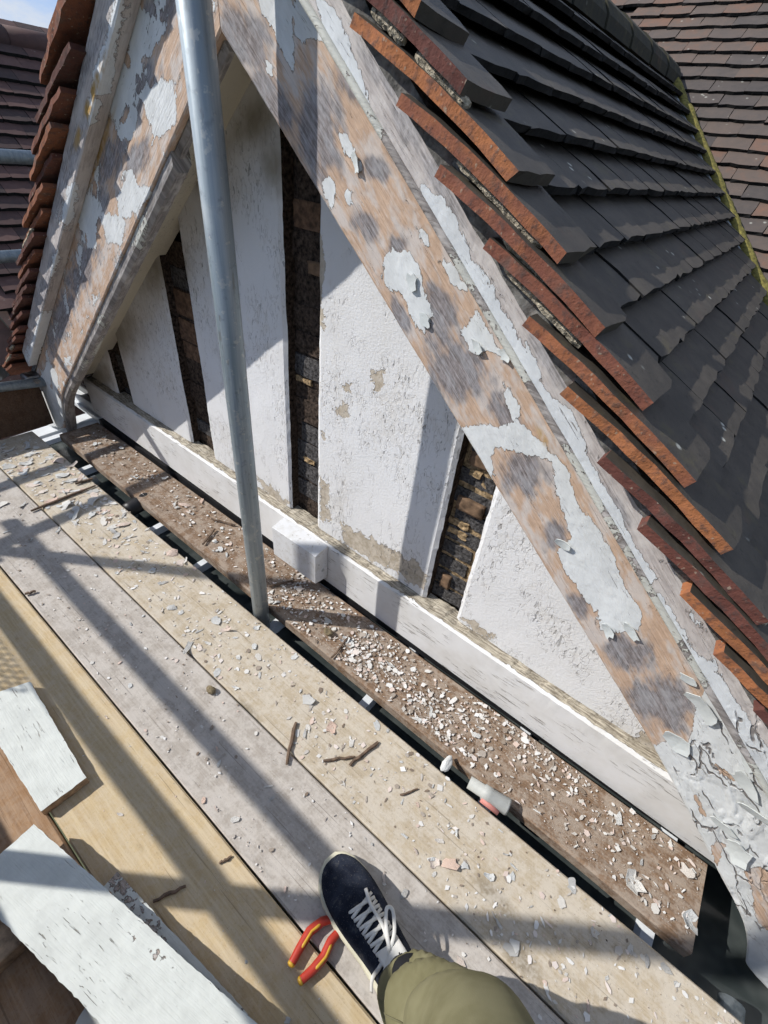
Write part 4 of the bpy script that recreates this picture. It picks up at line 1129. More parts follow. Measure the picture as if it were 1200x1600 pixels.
# ================================================================== LOOSE THINGS ON THE DECK
def offcut(name, label, outline, z0, th, seed, warm=0.2, tilt=0.0, group='painted board offcuts'):
    """a slab of old painted board with a ragged outline, top at z0+th; outline in deck metres"""
    t_ = thing(name, label, 'board offcut', (outline[0][0], outline[0][1], z0), group)
    P = [Vector(p) for p in outline]; pts = []
    for i in range(len(P)):
        a, b = P[i], P[(i + 1) % len(P)]; L = (b - a).length; n = max(2, int(L / .008))
        nrm = Vector((-(b - a).y, (b - a).x)).normalized()
        for k in range(n):
            q = a.lerp(b, k / n); j = (fbm(q.x * 40 + seed, q.y * 40, seed) * .0028 + fbm(q.x * 130 + seed, q.y * 130) * .0022) * min(1, k / 2, (n - k) / 2)
            pts.append(q + nrm * j)
    bm = bmesh.new()
    vs = [bm.verts.new((p.x, p.y, z0 + th)) for p in pts]
    bm.faces.new(vs); bmesh.ops.triangulate(bm, faces=bm.faces[:])
    bmesh.ops.subdivide_edges(bm, edges=[e for e in bm.edges if e.calc_length() > .02], cuts=3, use_grid_fill=False)
    bmesh.ops.triangulate(bm, faces=bm.faces[:])
    for e_ in range(2):
        bmesh.ops.subdivide_edges(bm, edges=[e for e in bm.edges if e.calc_length() > .014], cuts=1); bmesh.ops.triangulate(bm, faces=bm.faces[:])
    for v in bm.verts:
        v.co.z += .0004 * fbm(v.co.x * 30, v.co.y * 30, seed) + tilt * (v.co.x - P[0].x)
    m = MB(); bm.verts.index_update(); m.v = [tuple(v.co) for v in bm.verts]; m.f = [[q.index for q in f.verts] for f in bm.faces]; m.m = [0] * len(m.f); bm.free()
    o = m.build('painted_face', mt['offcut'], t_)
    w = np.array(m.v); d = P[1] - P[0] if (P[1] - P[0]).length > (P[2] - P[1]).length else P[2] - P[1]; d.normalize()
    u_ = w[:, 0] * d.x + w[:, 1] * d.y; p_ = -w[:, 0] * d.y + w[:, 1] * d.x
    set_vec(o.data, 'co2', np.stack([u_ + seed, p_, p_ * 0], 1))
    nf = np.array([fbm(a * 5 + seed, b * 26, seed) for a, b in zip(u_, p_)])
    set_attr(o.data, 'paint', .40 + warm + nf * 1.25); set_attr(o.data, 'char', nf); set_attr(o.data, 'stain', nf * 0 - 1)
    m = MB(); n = len(pts)
    tz = [z0 + th + tilt * (p.x - P[0].x) - .0012 for p in pts]
    v = [(p.x, p.y, z) for p, z in zip(pts, tz)] + [(p.x, p.y, z0 + (tilt * (p.x - P[0].x) if tilt else 0)) for p in pts]
    m.add(v, [(i, (i + 1) % n, n + (i + 1) % n, n + i) for i in range(n)] + [tuple(n + i for i in range(n))])
    m.build('timber', mt['sawn'], t_)
    return t_
def dk(px, py, z): p = deck(px, py, z); return (p.x, p.y)
offcut('painted_offcut', 'short white painted board offcut lying across the pine board at the left edge', [dk(47, 1065, .03), dk(135, 1215, .03), dk(64, 1268, .03), dk(-45, 1095, .03)][::-1], .004, .026, 3)
A = Vector(dk(52, 1287, .075)); B = Vector(dk(400, 1598, .075)); D = Vector(dk(0, 1360, .075)); d = (B - A).normalized(); w_ = Vector((d.y, -d.x)) * .128
B2 = A + d * .74
offcut('painted_offcut', 'large long white board offcut with cracked paint in the bottom left corner', [A, A - d * .0 + w_ * .98 - d * .01, B2 + w_, B2], .046, .026, 8, .3)
C1 = Vector(dk(183, 1362, .03)); d2 = (Vector(dk(395, 1592, .03)) - C1).normalized()
w2 = Vector((d2.y, -d2.x)) * .07
offcut('painted_offcut', 'narrow white offcut with exposed dark wood, tucked under the large white board', [C1, C1 + w2, C1 + d2 * .55 + w2, C1 + d2 * .55], .004, .026, 15, -.1)
offcut('painted_offcut', 'end of a white offcut poking out below the large white board', [dk(140, 1560, .03), dk(90, 1640, .03), dk(230, 1700, .03), dk(230, 1590, .03)], .004, .02, 21, .2)
m = MB(); m.box(-.62, -.56, -.30, -.1, .002, .045); tag(m.build('timber_block', mt['sawn'], None, bevel=.004), 'timber block propping up the large white board', 'timber')
m = MB(); m.box(-.24, -.19, -.22, -.05, .032, .045); tag(m.build('timber_block', mt['sawn'], None, bevel=.004), 'timber block under the far end of the large white board', 'timber')

def stick(p0, p1, z, r, label, mat='stick', group=None, seed=0):
    a, b = deck(*p0, z), deck(*p1, z); m = MB(); n = 7; pts = []
    rr = random.Random(seed)
    for i in range(n):
        t = i / (n - 1); pts.append(a.lerp(b, t) + Vector((rr.uniform(-1, 1) * .002, rr.uniform(-1, 1) * .002, r + rr.uniform(-.0005, .001))))
    m.tube(pts, [r * .8] + [r * rr.uniform(.8, 1.15) for _ in range(n - 2)] + [r * .7], 6, flat=.8)
    return tag(m.build('splinter', mt[mat]), label, 'splinter', group)
sticks = [((462, 1130), (447, 1196), .005, 'dark splinter lying across the joint between the tan and grey boards, above the shoe'),
          ((505, 1191), (555, 1182), .004, 'short dark splinter, left of a crossing pair on the tan board'),
          ((545, 1197), (591, 1160), .005, 'longer dark splinter, right of a crossing pair on the tan board'),
          ((240, 1410), (290, 1386), .004, 'dark splinter beside the narrow offcut on the pine board'),
          ((50, 800), (150, 760), .006, 'long pale splinter among the flakes at the left end of the deck'),
          ((118, 758), (145, 750), .007, 'short thick splinter overhanging the tan board edge'),
          ((420, 918), (458, 908), .005, 'dark splinter on the brown plank just right of the pole'),
          ((318, 852), (336, 828), .006, 'dark upright-lying splinter on the brown plank left of the pole'),
          ((517, 1030), (545, 996), .004, 'thin brown splinter leaning at the plank edge right of the pole'),
          ((625, 1242), (652, 1234), .003, 'small twig on the tan board near the grey pipe piece'),
          ((343, 1350), (362, 1338), .003, 'small splinter on the joint of the pine and grey boards'),
          ((40, 930), (56, 926), .006, 'small dark splinter on the edge of the grey board at the left'),
          ((330, 812), (368, 822), .005, 'dark splinter on the brown plank at the foot of the beam')]
for i, (a, b, r, lb) in enumerate(sticks): stick(a, b, .0, r, lb, seed=i, group='dark wood splinters')
def lump(px, py, z, r, mat, label, cat, seed, sc=(1, .7, .6)):
    c = deck(px, py, z); bm = bmesh.new(); bmesh.ops.create_icosphere(bm, subdivisions=3, radius=r)
    for v in bm.verts:
        v.co *= 1 + .45 * fbm(v.co.x * 60, v.co.y * 60, v.co.z * 60 + seed); v.co = Vector((v.co.x * sc[0], v.co.y * sc[1], v.co.z * sc[2]))
        v.co += c + Vector((0, 0, r * sc[2] * .8))
    m = MB(); bm.verts.index_update(); m.v = [tuple(v.co) for v in bm.verts]; m.f = [[q.index for q in f.verts] for f in bm.faces]; m.m = [0] * len(m.f); bm.free()
    return tag(m.build('lump', mt[mat]), label, cat)
lump(330, 1080, 0, .016, 'stone', 'brown lump of rotten wood on the grey board', 'debris', 3)
lump(697, 1196, .0, .022, 'flake', 'pink-white chunk of old filler at the edge of the tan board', 'debris', 8, (.6, 1.1, .5))
lump(513, 990, 0, .017, 'stone', 'crumbled brown lump on the plank right of the pole', 'debris', 12)

# short grey pipe piece in the gap
pp = thing('pipe_piece', 'short grey plastic pipe piece lying in the gap between deck and plank', 'pipe piece', (.01, .62, 0))
a, b = deck(733, 1222, .012), deck(795, 1262, .012)
m = MB(); d_ = (b - a)
m.tube([a, a + d_ * .35, a + d_ * .37, a + d_ * .55, a + d_ * .57, a + d_ * .96, b], [.016, .0165, .020, .020, .0185, .0215, .019], 20); m.build('socket', mt['greyplastic'], pp, smooth=True)
m = MB(); q = a + d_ * .35 + Vector((.006, -.017, -.004)); m.tube([q, q + Vector((.05, .002, -.004))], [.009, .008], 10); m.build('clip', simple('pink_plastic', (.5, .2, .17), .6), pp, smooth=True)

# ---- pliers
pl = thing('pliers', 'red and yellow handled pliers lying beside the shoe', 'pliers', tuple(deck(500, 1450, 0)))
def handle(pix, z):
    pts = [deck(x, y, z) for x, y in pix]
    out = []
    for i in range(len(pts) - 1):
        for k in range(5): out.append(pts[i].lerp(pts[i + 1], k / 5))
    out.append(pts[-1]); return out
for pix in ([(523, 1435), (503, 1440), (484, 1455), (468, 1482), (454, 1508)], [(530, 1455), (517, 1470), (506, 1495), (489, 1515), (468, 1534)]):
    pts = handle(pix, .014); n = len(pts)
    m = MB(); m.tube(pts, [.0075 + .0018 * math.sin(math.pi * i / (n - 1)) for i in range(n)], 12, flat=.85); h = m.build('grip', mt['red'], pl, smooth=True)
    inner = [p + Vector((.003, .002, .0052)) for p in pts[6:16]]
    m = MB(); m.tube(inner, [.002] + [.0038] * (len(inner) - 2) + [.002], 10, flat=.7); m.build('inlay', mt['yellow'], h, smooth=True)
    m = MB(); m.tube([pts[-2].lerp(pts[-1], .3), pts[-1], pts[-1] + (pts[-1] - pts[-2]) * .5], [.0080, .0078, .004], 12, flat=.85); m.build('grip_end', mt['yellow'], h, smooth=True)
J = deck(535, 1432, .014); Dv = (deck(560, 1405, .014) - J).normalized()
m = MB(); m.tube([J - Dv * .02, J, J + Dv * .02, J + Dv * .06], [.009, .015, .013, .005], 12, flat=.5); m.build('jaws', mt['steel'], pl, smooth=True)
m = MB(); m.tube([J + Vector((0, 0, .004)), J + Vector((0, 0, .010))], .006, 12); m.build('pivot', mt['steel'], pl)

# ------------------------------------------------------------------ paint flakes
rng = random.Random(21)
fl_mesh = []
for i in range(26):
    w = 1.0; me, _ = curl_flake(1.0, rng.uniform(.2, .8), rng.uniform(.0, .4) if i % 3 else rng.uniform(.4, .9), 200 + i, .022).mesh('paint_flake', mt['flake'], center=False); fl_mesh.append(me)
def put_flake(x, y, z, size, label, group, tiltmax=.1):
    a = rng.uniform(0, 6.28); me = fl_mesh[rng.randrange(len(fl_mesh))]
    mm = Matrix.Translation((x, y, z + .0012)) @ Matrix.Rotation(a, 4, 'Z') @ Matrix.Rotation(rng.uniform(-tiltmax, tiltmax), 4, 'X') @ Matrix.Rotation(rng.uniform(-tiltmax, tiltmax), 4, 'Y') @ Matrix.Diagonal((size, size, size * rng.uniform(.6, 1.3), 1))
    if rng.random() < .3: mm = mm @ Matrix.Translation((0, 0, .12)) @ Matrix.Rotation(math.pi, 4, 'X')
    o = inst('paint_flake', me, mm); tag(o, label, 'paint flake', group)
def blocked(x, y):
    return (x + .05) ** 2 / .0256 + (y - .215) ** 2 / .006 < 1 or (abs(x + .884) < .035 and abs(y - .621) < .035)
regs = [  # x0,x1,y0,y1,count,size lo,hi,label,group
    (-2.55, -1.6, .375, .585, 84, .025, .072, 'grey-white curled paint flake on the tan board at its left end', 'flakes at the left end of the tan board'),
    (-2.4, -1.75, .14, .36, 14, .02, .055, 'curled paint flake on the grey board near the left end', 'flakes at the left end of the grey board'),
    (-1.6, -.85, .38, .585, 28, .014, .045, 'white paint flake on the tan board left of the pole foot', 'flakes on the tan board left of the pole'),
    (-.85, .0, .375, .585, 44, .012, .036, 'white paint flake on the tan board between the pole foot and the shoe', 'flakes on the tan board near the pole'),
    (0, .62, .37, .585, 34, .010, .034, 'white paint flake on the tan board beside the plank end', 'flakes on the tan board at the right'),
    (-1.6, .25, .14, .36, 26, .008, .026, 'small white paint flake on the grey board', 'flakes on the grey board'),
    (-1.0, .1, -.09, .125, 12, .007, .02, 'tiny paint flake on the pine board', 'flakes on the pine board'),
    (-2.4, -.95, .69, .84, 30, .015, .045, 'white paint flake on the brown plank left of the pole', 'flakes on the plank left of the pole'),
    (-.9, .48, .66, .84, 28, .012, .04, 'larger white paint flake on the brown plank right of the pole', 'flakes on the plank right of the pole')]
for (x0, x1, y0, y1, n, a, b, lb, gr) in regs:
    k = 0
    while k < n:
        x, y = rng.uniform(x0, x1), rng.uniform(y0, y1)
        if blocked(x, y): continue
        put_flake(x, y, .0, a + (b - a) * rng.random() ** 1.8, lb, gr); k += 1
# hand-placed large ones
for (fx, fy, s, lb) in ((293, 1015, .062, 'large pale flake across the joint above the long shadow'), (352, 985, .05, 'standing curled flake left of the pole foot on the tan board'), (270, 865, .05, 'bright jagged flake at the tan board edge by the gap'),
                        (290, 790, .06, 'large white flake on the plank beside the black tube cap'), (213, 748, .05, 'dark-edged curled flake on the plank by the wall'), (120, 805, .07, 'big folded flake on the tan board beside the black tube cap'),
                        (990, 1380, .055, 'curved white flake near the right end of the brown plank'), (1072, 1362, .035, 'star-shaped white splat at the corner of the brown plank'), (702, 1350, .05, 'pinkish flake on the tan board above the trouser leg'), (1078, 1440, .05, 'long white sliver at the plank end'), (480, 1095, .05, 'grey-white curled flake left of the crossing splinters')):
    p = deck(fx, fy, 0); put_flake(p.x, p.y, .0, s, lb, 'large paint flakes', .3)

def chips(name, label, regions, mat, n_side=(4, 6), seed=1):
    r = random.Random(seed); m = MB(); b_off = .0016
    for (x0, x1, y0, y1, cnt, a, b, wgt) in regions:
        k = 0
        while k < cnt:
            x, y = r.uniform(x0, x1), r.uniform(y0, y1)
            if wgt and r.random() > wgt(x, y): 
                continue
            k += 1
            if blocked(x, y): continue
            s = a + (b - a) * r.random() ** 7; n = r.randint(*n_side); an = r.uniform(0, 6.28); asp = r.uniform(.2, .9)
            tx, ty = r.uniform(-.12, .12), r.uniform(-.12, .12); vs = []
            for i in range(n):
                t = 2 * math.pi * i / n; q = r.uniform(.6, 1); lx, ly = math.cos(t) * q * s, math.sin(t) * q * s * asp
                X, Y = lx * math.cos(an) - ly * math.sin(an), lx * math.sin(an) + ly * math.cos(an)
                vs.append((x + X, y + Y, b_off + s * .06 + X * tx + Y * ty))
            th = .0005
            m.add(vs + [(p[0], p[1], p[2] - th) for p in vs], [tuple(range(n)), tuple(range(n, 2 * n))[::-1]] + [(i, n + i, n + (i + 1) % n, (i + 1) % n) for i in range(n)])
    o = m.build(name, mat); return tag(o, label, 'paint chips', None, 'stuff')
def wplank(x, y):
    c = math.exp(-((x + .35) / .6) ** 2); return min(1, (.32 + .6 * c) * (.25 + 1.6 * max(0, fbm(x * 7, y * 9) + .15)))
def wdeck(x, y): return min(1, .3 + 1.3 * max(0, fbm(x * 6, y * 6, 2) + .15))
chips('paint_chips', 'countless tiny white paint chips scattered over boards and plank',
      [(-.9, .48, .66, .835, 300, .006, .017, wplank), (-2.5, .6, .375, .585, 330, .0045, .014, wdeck), (-1.9, .3, .14, .355, 120, .003, .010, wdeck), (-.95, .5, .655, .84, 4600, .0009, .0125, wplank), (-2.4, -.8, .68, .85, 1700, .0009, .012, None), (-2.55, .75, .37, .588, 2600, .0008, .013, wdeck), (-2.55, -1.5, .37, .588, 500, .001, .02, None), (-2.3, .5, .14, .357, 1200, .0008, .009, wdeck), (-1.4, .3, -.09, .126, 160, .001, .004, None), (-1.0, .5, .868, .888, 0, .001, .003, None)], mt['chip'], seed=4)
chips('wood_grit', 'dark crumbs of rotten wood and grit on the plank and boards',
      [(-1.0, .2, .66, .845, 700, .0012, .005, wplank), (-2.4, -.95, .68, .85, 350, .0012, .006, None), (-2.4, .6, .15, .585, 420, .001, .004, None)], mt['grit'], seed=9)

# ================================================================== PERSON
TOE = Vector((-.204, .258, 0)); HEEL = Vector((.095, .184, 0))
fx_ = (TOE - HEEL).normalized(); fy_ = Vector((-fx_.y, fx_.x, 0)); L_ = (TOE - HEEL).length
pe = thing('person', 'person in olive trousers and a navy lace-up shoe with white laces, standing on the boards', 'person', (.2, -.05, 0))
def ring(u, hw_l, hw_r, z0, z1, n=24, p=2.6, crown=1.0):
    """cross-section of the shoe at fraction u heel to toe, superellipse between z0 and z1"""
    c = HEEL + fx_ * (u * L_); out = []
    for k in range(n):
        a = 2 * math.pi * k / n; ca, sa = math.cos(a), math.sin(a)
        w = hw_l if ca > 0 else hw_r
        x = abs(ca) ** (2 / p) * w * 1.17 * (1 if ca > 0 else -1); z = (z0 + z1) / 2 + abs(sa) ** (2 / p) * (z1 - z0) / 2 * (1 if sa > 0 else -1)
        out.append(c + fy_ * x + Vector((0, 0, z)))
    return out
# upper body of the shoe
prof = [(.0, .018, .018, .02, .052), (.03, .029, .029, .018, .076), (.10, .034, .034, .018, .088), (.22, .035, .035, .018, .088), (.34, .037, .036, .018, .089), (.45, .042, .039, .018, .086), (.56, .047, .042, .018, .077), (.68, .050, .044, .018, .066), (.79, .049, .042, .018, .058), (.88, .043, .036, .018, .052), (.95, .031, .025, .018, .045), (.99, .014, .012, .019, .034)]
m = MB(); m.loft([ring(u, a, b, z0, z1, 28, 2.3) for u, a, b, z0, z1 in prof]); shoe = m.build('shoe_upper', mt['navy'], pe, smooth=True, subsurf=1)
m = MB(); so_ = [(-.012, .016), (.02, .033), (.10, .039), (.25, .040), (.40, .042), (.52, .048), (.66, .054), (.80, .054), (.90, .047), (.97, .034), (1.012, .014)]
m.loft([ring(u, a * .97, a * .84, .001, .026, 24, 5) for u, a in so_]); m.build('sole', mt['sole'], pe, smooth=True)
# stitched toe and eyestay seams
for (ua, va_, ub, vb_) in ((.70, .036, .40, .027), (.70, -.036, .40, -.027)):
    sp = []
    for t in np.linspace(0, 1, 12):
        uu = ua + (ub - ua) * t; lat = va_ + (vb_ - va_) * t; c = HEEL + fx_ * (uu * L_) + fy_ * lat
        zt = float(np.interp(uu, [p[0] for p in prof], [p[4] for p in prof])); sp.append(Vector((c.x, c.y, zt - .35 * lat * lat / .04 - .0015)))
    mq = MB(); mq.tube(sp, .0014, 6); mq.build('seam', mt['sock'], shoe, smooth=True)
# tongue tab and collar
c = HEEL + fx_ * (.34 * L_)
m = MB(); m.loft([ring(.17, .020, .020, .086, .107, 16, 3), ring(.27, .021, .021, .094, .1035, 16, 3), ring(.36, .021, .021, .090, .096, 16, 3)]); m.build('tongue', mt['lace'], shoe, smooth=True)
tc = HEEL + fx_ * (.262 * L_) + Vector((0, 0, .1062))
def ribbon(name, pts, w, mat, th=.0016):
    mm_ = MB(); mm_.tube(pts, w, 8, flat=.38); return mm_.build(name, mat, shoe, smooth=True)
def mark(strokes):
    m_ = MB()
    for st in strokes: m_.tube([tc + fy_ * (-a) + fx_ * b + Vector((0, 0, .0015)) for a, b in st], .0013, 6)
    m_.build('tongue_print', mt['ink'], shoe)
def arc(cx, cy, r, a0, a1, n=9): return [(cx + r * math.cos(R_(a0 + (a1 - a0) * i / n)), cy + r * math.sin(R_(a0 + (a1 - a0) * i / n))) for i in range(n + 1)]
mark([arc(-.008, .002, .0036, 0, 360), [(-.0044, .002), (-.0046, -.004), (-.008, -.0062)], arc(.002, .002, .0036, 0, 360), [(.0056, .002), (.0054, -.004), (.002, -.0062)], [(.0095, .008), (.0105, -.004), (.014, -.005)], [(.0085, .003), (.013, .0035)]])
# laces: crossed rows over the throat
def topz(u):
    U = [p[0] for p in prof]; return float(np.interp(u, U, [p[4] for p in prof]))
rows_ = [.64, .585, .53, .475, .42, .365]
for i, u in enumerate(rows_):
    hw = .025 + .004 * (1 - i / 5)
    for sgn in (1, -1):
        pts = []
        u2 = u - .035
        for t in np.linspace(0, 1, 9):
            uu = u + (u2 - u) * t; lat = sgn * hw * (1 - 2 * t) if True else 0
            c = HEEL + fx_ * (uu * L_) + fy_ * lat; zz = topz(uu) - .35 * abs(lat) ** 2 / .04 + .0035 + (.0015 if sgn > 0 else 0) * math.sin(math.pi * t)
            pts.append(Vector((c.x, c.y, zz)))
        ribbon('lace', pts, .0034, mt['lace'])
def bow(pts_uv, z0):
    P = [HEEL + fx_ * (u * L_) + fy_ * v + Vector((0, 0, z)) for u, v, z in pts_uv]
    sm_ = []
    for i in range(len(P) - 1):
        p0, p1, p2, p3 = P[max(i - 1, 0)], P[i], P[i + 1], P[min(i + 2, len(P) - 1)]
        for k in range(6):
            t = k / 6; sm_.append(.5 * ((2 * p1) + (-p0 + p2) * t + (2 * p0 - 5 * p1 + 4 * p2 - p3) * t * t + (-p0 + 3 * p1 - 3 * p2 + p3) * t ** 3))
    sm_.append(P[-1]); ribbon('lace', sm_, .0037, mt['lace'])
bow([(.33, .0, .096), (.38, -.022, .103), (.47, -.040, .100), (.50, -.032, .099), (.43, -.014, .101), (.33, .002, .099)], 0)      # loop to the right
bow([(.33, .0, .097), (.28, .024, .098), (.20, .050, .075), (.13, .060, .055), (.12, .050, .055), (.20, .036, .080), (.33, .004, .100)], 0)   # loop to the left
bow([(.33, .0, .098), (.45, -.010, .098), (.58, -.012, .086), (.68, -.022, .068)], 0)      # free end over the toe
bow([(.33, .002, .098), (.31, .030, .085), (.30, .046, .060), (.26, .055, .035)], 0)
# sock
AN = HEEL + fx_ * (.17 * L_)
m = MB(); n = 20
m.loft([[AN + Vector((math.cos(a) * .040, math.sin(a) * .034, z)) + Vector((.12, -.05, 0)) * max(0, z - .08) for a in np.linspace(0, 2 * math.pi, n, endpoint=False)] for z in (.07, .10, .14, .18)]); m.build('sock', mt['sock'], pe, smooth=True)
# trouser legs: rings along the leg axis, with folds above the hem
def leg(axis, seed, hem=True):
    m_ = MB(); n_r = 40; n_a = 40; rings = []
    P = [Vector(a[:3]) for a in axis]; Rr = [a[3] for a in axis]
    for i in range(n_r + 1):
        t = i / n_r * (len(P) - 1); k = min(int(t), len(P) - 2); f_ = t - k
        p0, p1, p2, p3 = P[max(k - 1, 0)], P[k], P[k + 1], P[min(k + 2, len(P) - 1)]
        c_ = .5 * ((2 * p1) + (-p0 + p2) * f_ + (2 * p0 - 5 * p1 + 4 * p2 - p3) * f_ * f_ + (-p0 + 3 * p1 - 3 * p2 + p3) * f_ ** 3)
        rad_ = Rr[k] + (Rr[k + 1] - Rr[k]) * f_
        tn = (p2 - p1).normalized(); ax_ = tn.cross(Vector((0, 1, 0))).normalized(); ay_ = tn.cross(ax_)
        rg = []
        for j in range(n_a):
            a = 2 * math.pi * j / n_a
            w = math.exp(-((c_.z - .20) / .15) ** 2) * min(1, max(0, (c_.z - .085) / .07))
            fold = .019 * w * math.sin(5.2 * (c_.z * 9 + .55 * math.sin(a + seed)) + .8 * math.cos(2 * a)) * (.5 + .5 * math.sin(a * 1.0 + seed * 2)) + .010 * fbm(math.cos(a) * .9, math.sin(a) * .9, c_.z * 5 + seed, 2)
            rg.append(c_ + (ax_ * math.cos(a) + ay_ * math.sin(a)) * (rad_ + fold))
        rings.append(rg)
    # turned-in hem
    inner = [[p.lerp(sum((q for q in rings[0]), Vector()) / n_a, .12) + Vector((0, 0, .004)) for p in rings[0]], [p.lerp(sum((q for q in rings[0]), Vector()) / n_a, .14) + Vector((0, 0, .05)) for p in rings[0]]]
    m_.loft([inner[1], inner[0]] + rings, caps=False); tl = m_.build('trouser_leg', mt['olive'], pe, smooth=True)
    hm = MB(); hr = [p.lerp(q, .9) for p, q in zip(rings[0], rings[1])]; cen = sum(hr, Vector()) / n_a
    hm.tube([c + (c - cen) * .004 for c in hr] + [hr[0] + (hr[0] - cen) * .004], .0011, 5); hm.build('hem_stitch', mt['hemline'], tl, smooth=True)
    for j0 in (4, 25):
        sm2 = MB(); sm2.tube([rg[j0] for rg in rings[:26]], .0014, 5); sm2.build('side_seam', mt['hemline'], tl, smooth=True)
    return tl
leg([(.060, .180, .080, .055), (.084, .168, .19, .058), (.118, .150, .34, .068), (.152, .122, .50, .078), (.205, -.02, .68, .094), (.25, -.19, .86, .108)], 1)
leg([(.43, -.30, .07, .074), (.425, -.295, .22, .078), (.42, -.29, .48, .084), (.40, -.28, .68, .098), (.37, -.26, .86, .108)], 4)
# second shoe, out of sight behind the leg
H2 = Vector((.47, -.36, 0)); T2 = Vector((.26, -.18, 0)); fx_, L_ = (T2 - H2).normalized(), (T2 - H2).length; fy_ = Vector((-fx_.y, fx_.x, 0)); HEEL = H2
m = MB(); m.loft([ring(u, a, b, z0, z1, 28, 2.3) for u, a, b, z0, z1 in prof]); m.build('shoe_upper', mt['navy'], pe, smooth=True)
m = MB(); m.loft([ring(u, a, a * .93, .001, .027, 24, 5) for u, a in so_]); m.build('sole', mt['sole'], pe, smooth=True)
# trunk, arms and head as one skinned body behind the camera
FW = Vector(RM @ np.array([0, 0, 1.])); RT = Vector(RM @ np.array([1., 0, 0])); UPc = Vector(RM @ np.array([0, -1., 0]))
base = Vector((.33, -.27, 0)); hc = Vector(CAM) - FW * .075
sk = []; ed = []; rd = []
def jv(p, r, par=None):
    sk.append(tuple(p)); rd.append(r); i = len(sk) - 1
    if par is not None: ed.append((par, i))
    return i
pel = jv(base + Vector((0, 0, .88)), (.17, .13)); wa = jv(base + Vector((-.01, .0, 1.05)), (.155, .12), pel); chst = jv(base + Vector((-.01, -.0, 1.26)), (.175, .13), wa)
nk = jv(base + Vector((-.02, .01, 1.44)), (.062, .062), chst)
fdir = Vector((-.56, .83, 0)); sdir = Vector((.83, .56, 0))
body_head = nk
for sg in (1, -1):
    sh = jv(base + sdir * (.19 * sg) + Vector((0, 0, 1.37)), (.065, .065), chst)
    el = jv(base + sdir * (.27 * sg) + fdir * .10 + Vector((0, 0, 1.12)), (.048, .048), sh)
    hand = hc + RT * (.085 * sg) - UPc * .01 - FW * .03
    fa = jv(Vector(sk[el]).lerp(hand, .5), (.042, .042), el); wr = jv(Vector(sk[el]).lerp(hand, .86), (.029, .024), fa)
bme = bpy.data.meshes.new('torso'); bme.from_pydata(sk, ed, []); bob = bpy.data.objects.new('jacket', bme); COL.objects.link(bob); setparent(bob, pe)
bme.materials.append(mt['jacket'])
skm = bob.modifiers.new('skin', 'SKIN'); bme.skin_vertices.new() if not bme.skin_vertices else None
for i, r in enumerate(rd): bme.skin_vertices[0].data[i].radius = r
bme.skin_vertices[0].data[0].use_root = True
ss = bob.modifiers.new('sub', 'SUBSURF'); ss.levels = 2; ss.render_levels = 2
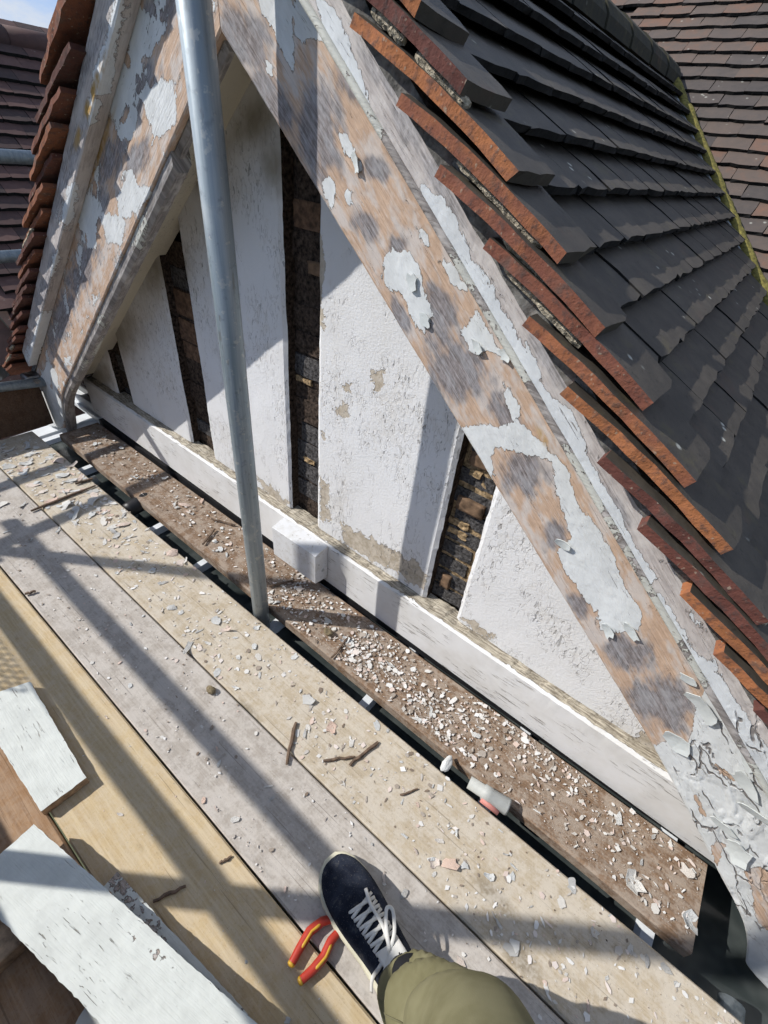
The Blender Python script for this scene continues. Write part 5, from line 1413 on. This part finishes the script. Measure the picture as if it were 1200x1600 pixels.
# hands with five bent fingers each, gripping the air behind the lens where the phone is held
for sg in (1, -1):
    hand = hc + RT * (.085 * sg) - UPc * .01 - FW * .03
    sk2 = []; ed2 = []; rd2 = []
    def jh(p, r, par=None):
        sk2.append(tuple(p)); rd2.append(r); i = len(sk2) - 1
        if par is not None: ed2.append((par, i))
        return i
    w0 = Vector(sk[[4 + 4 - 1, 4 + 8 - 1][0 if sg > 0 else 1]])
    a0 = jh(w0, (.026, .02)); a1 = jh(w0.lerp(hand, .55), (.032, .017), a0); a2 = jh(hand, (.036, .014), a1)
    for k in range(4):
        k0 = jh(hand + UPc * (.022 - .016 * k) + RT * (-.012 * sg), (.009, .009), a2)
        ln = (.9, 1.0, .95, .75)[k]
        k1 = jh(Vector(sk2[k0]) + RT * (-.026 * sg * ln) - FW * .012, (.0085, .0085), k0); k2 = jh(Vector(sk2[k1]) + RT * (-.016 * sg * ln) + FW * .001 - FW * .016, (.008, .008), k1)
        jh(Vector(sk2[k2]) + RT * (.004 * sg) - FW * .014, (.007, .007), k2)
    t0 = jh(w0.lerp(hand, .6) + UPc * .03, (.012, .012), a1); t1 = jh(Vector(sk2[t0]) + RT * (-.02 * sg) + UPc * .02 - FW * .012, (.0105, .0105), t0); jh(Vector(sk2[t1]) + RT * (-.022 * sg) - FW * .006, (.009, .009), t1)
    hme = bpy.data.meshes.new('hand'); hme.from_pydata(sk2, ed2, []); ho = bpy.data.objects.new('hand', hme); COL.objects.link(ho); setparent(ho, pe); hme.materials.append(mt['skin'])
    ho.modifiers.new('skin', 'SKIN')
    if not hme.skin_vertices: hme.skin_vertices.new()
    for i, r in enumerate(rd2): hme.skin_vertices[0].data[i].radius = r
    hme.skin_vertices[0].data[0].use_root = True
    s3 = ho.modifiers.new('sub', 'SUBSURF'); s3.levels = 1; s3.render_levels = 1
# head looking down along the view
HC = base + fdir * .03 + Vector((0, 0, 1.59))
bm = bmesh.new(); bmesh.ops.create_uvsphere(bm, u_segments=28, v_segments=20, radius=1)
fd = (fdir * .8 + Vector((0, 0, -.55))).normalized(); sdv = sdir; upv = sdv.cross(fd).normalized()
for v in bm.verts:
    x, y, z = v.co; nx_, ny_, nz_ = x * .075, y * .095, z * .115
    if z < -.2: nx_ *= 1 + .28 * (z + .2); 
    if y > .6: ny_ += .022 * math.exp(-((x / .16) ** 2 + ((z + .12) / .22) ** 2)); ny_ -= .008 * (math.exp(-(((abs(x) - .42) / .16) ** 2 + ((z - .08) / .12) ** 2))); ny_ += .006 * math.exp(-((x / .3) ** 2 + ((z + .48) / .1) ** 2))
    nx_ += .018 * (1 if x > 0 else -1) * math.exp(-(((abs(x) - .98) / .12) ** 2 + ((z) / .22) ** 2 + (y / .18) ** 2))
    v.co = HC + sdv * nx_ + fd * ny_ + upv * nz_
m = MB(); bm.verts.index_update(); m.v = [tuple(v.co) for v in bm.verts]; m.f = [[q.index for q in f.verts] for f in bm.faces]; m.m = [0] * len(m.f); bm.free()
m.tube([HC - upv * .07 - fd * .02, Vector(sk[nk])], [.055, .06], 16); m.build('head', mt['skin'], pe, smooth=True)
m = MB(); v = []; 
bm = bmesh.new(); bmesh.ops.create_uvsphere(bm, u_segments=28, v_segments=20, radius=1)
bmesh.ops.delete(bm, geom=[v for v in bm.verts if v.co.z < -.25 + max(0, v.co.y) * 1.0], context='VERTS')
for v in bm.verts: 
    q = 1.07 + .05 * fbm(v.co.x * 6, v.co.y * 6, v.co.z * 6); v.co = HC + sdv * v.co.x * .079 * q + fd * v.co.y * .098 * q + upv * v.co.z * .118 * q
bm.verts.index_update(); m.v = [tuple(v.co) for v in bm.verts]; m.f = [[q.index for q in f.verts] for f in bm.faces]; m.m = [0] * len(m.f); bm.free()
m.build('hair', mt['hair'], pe, smooth=True)
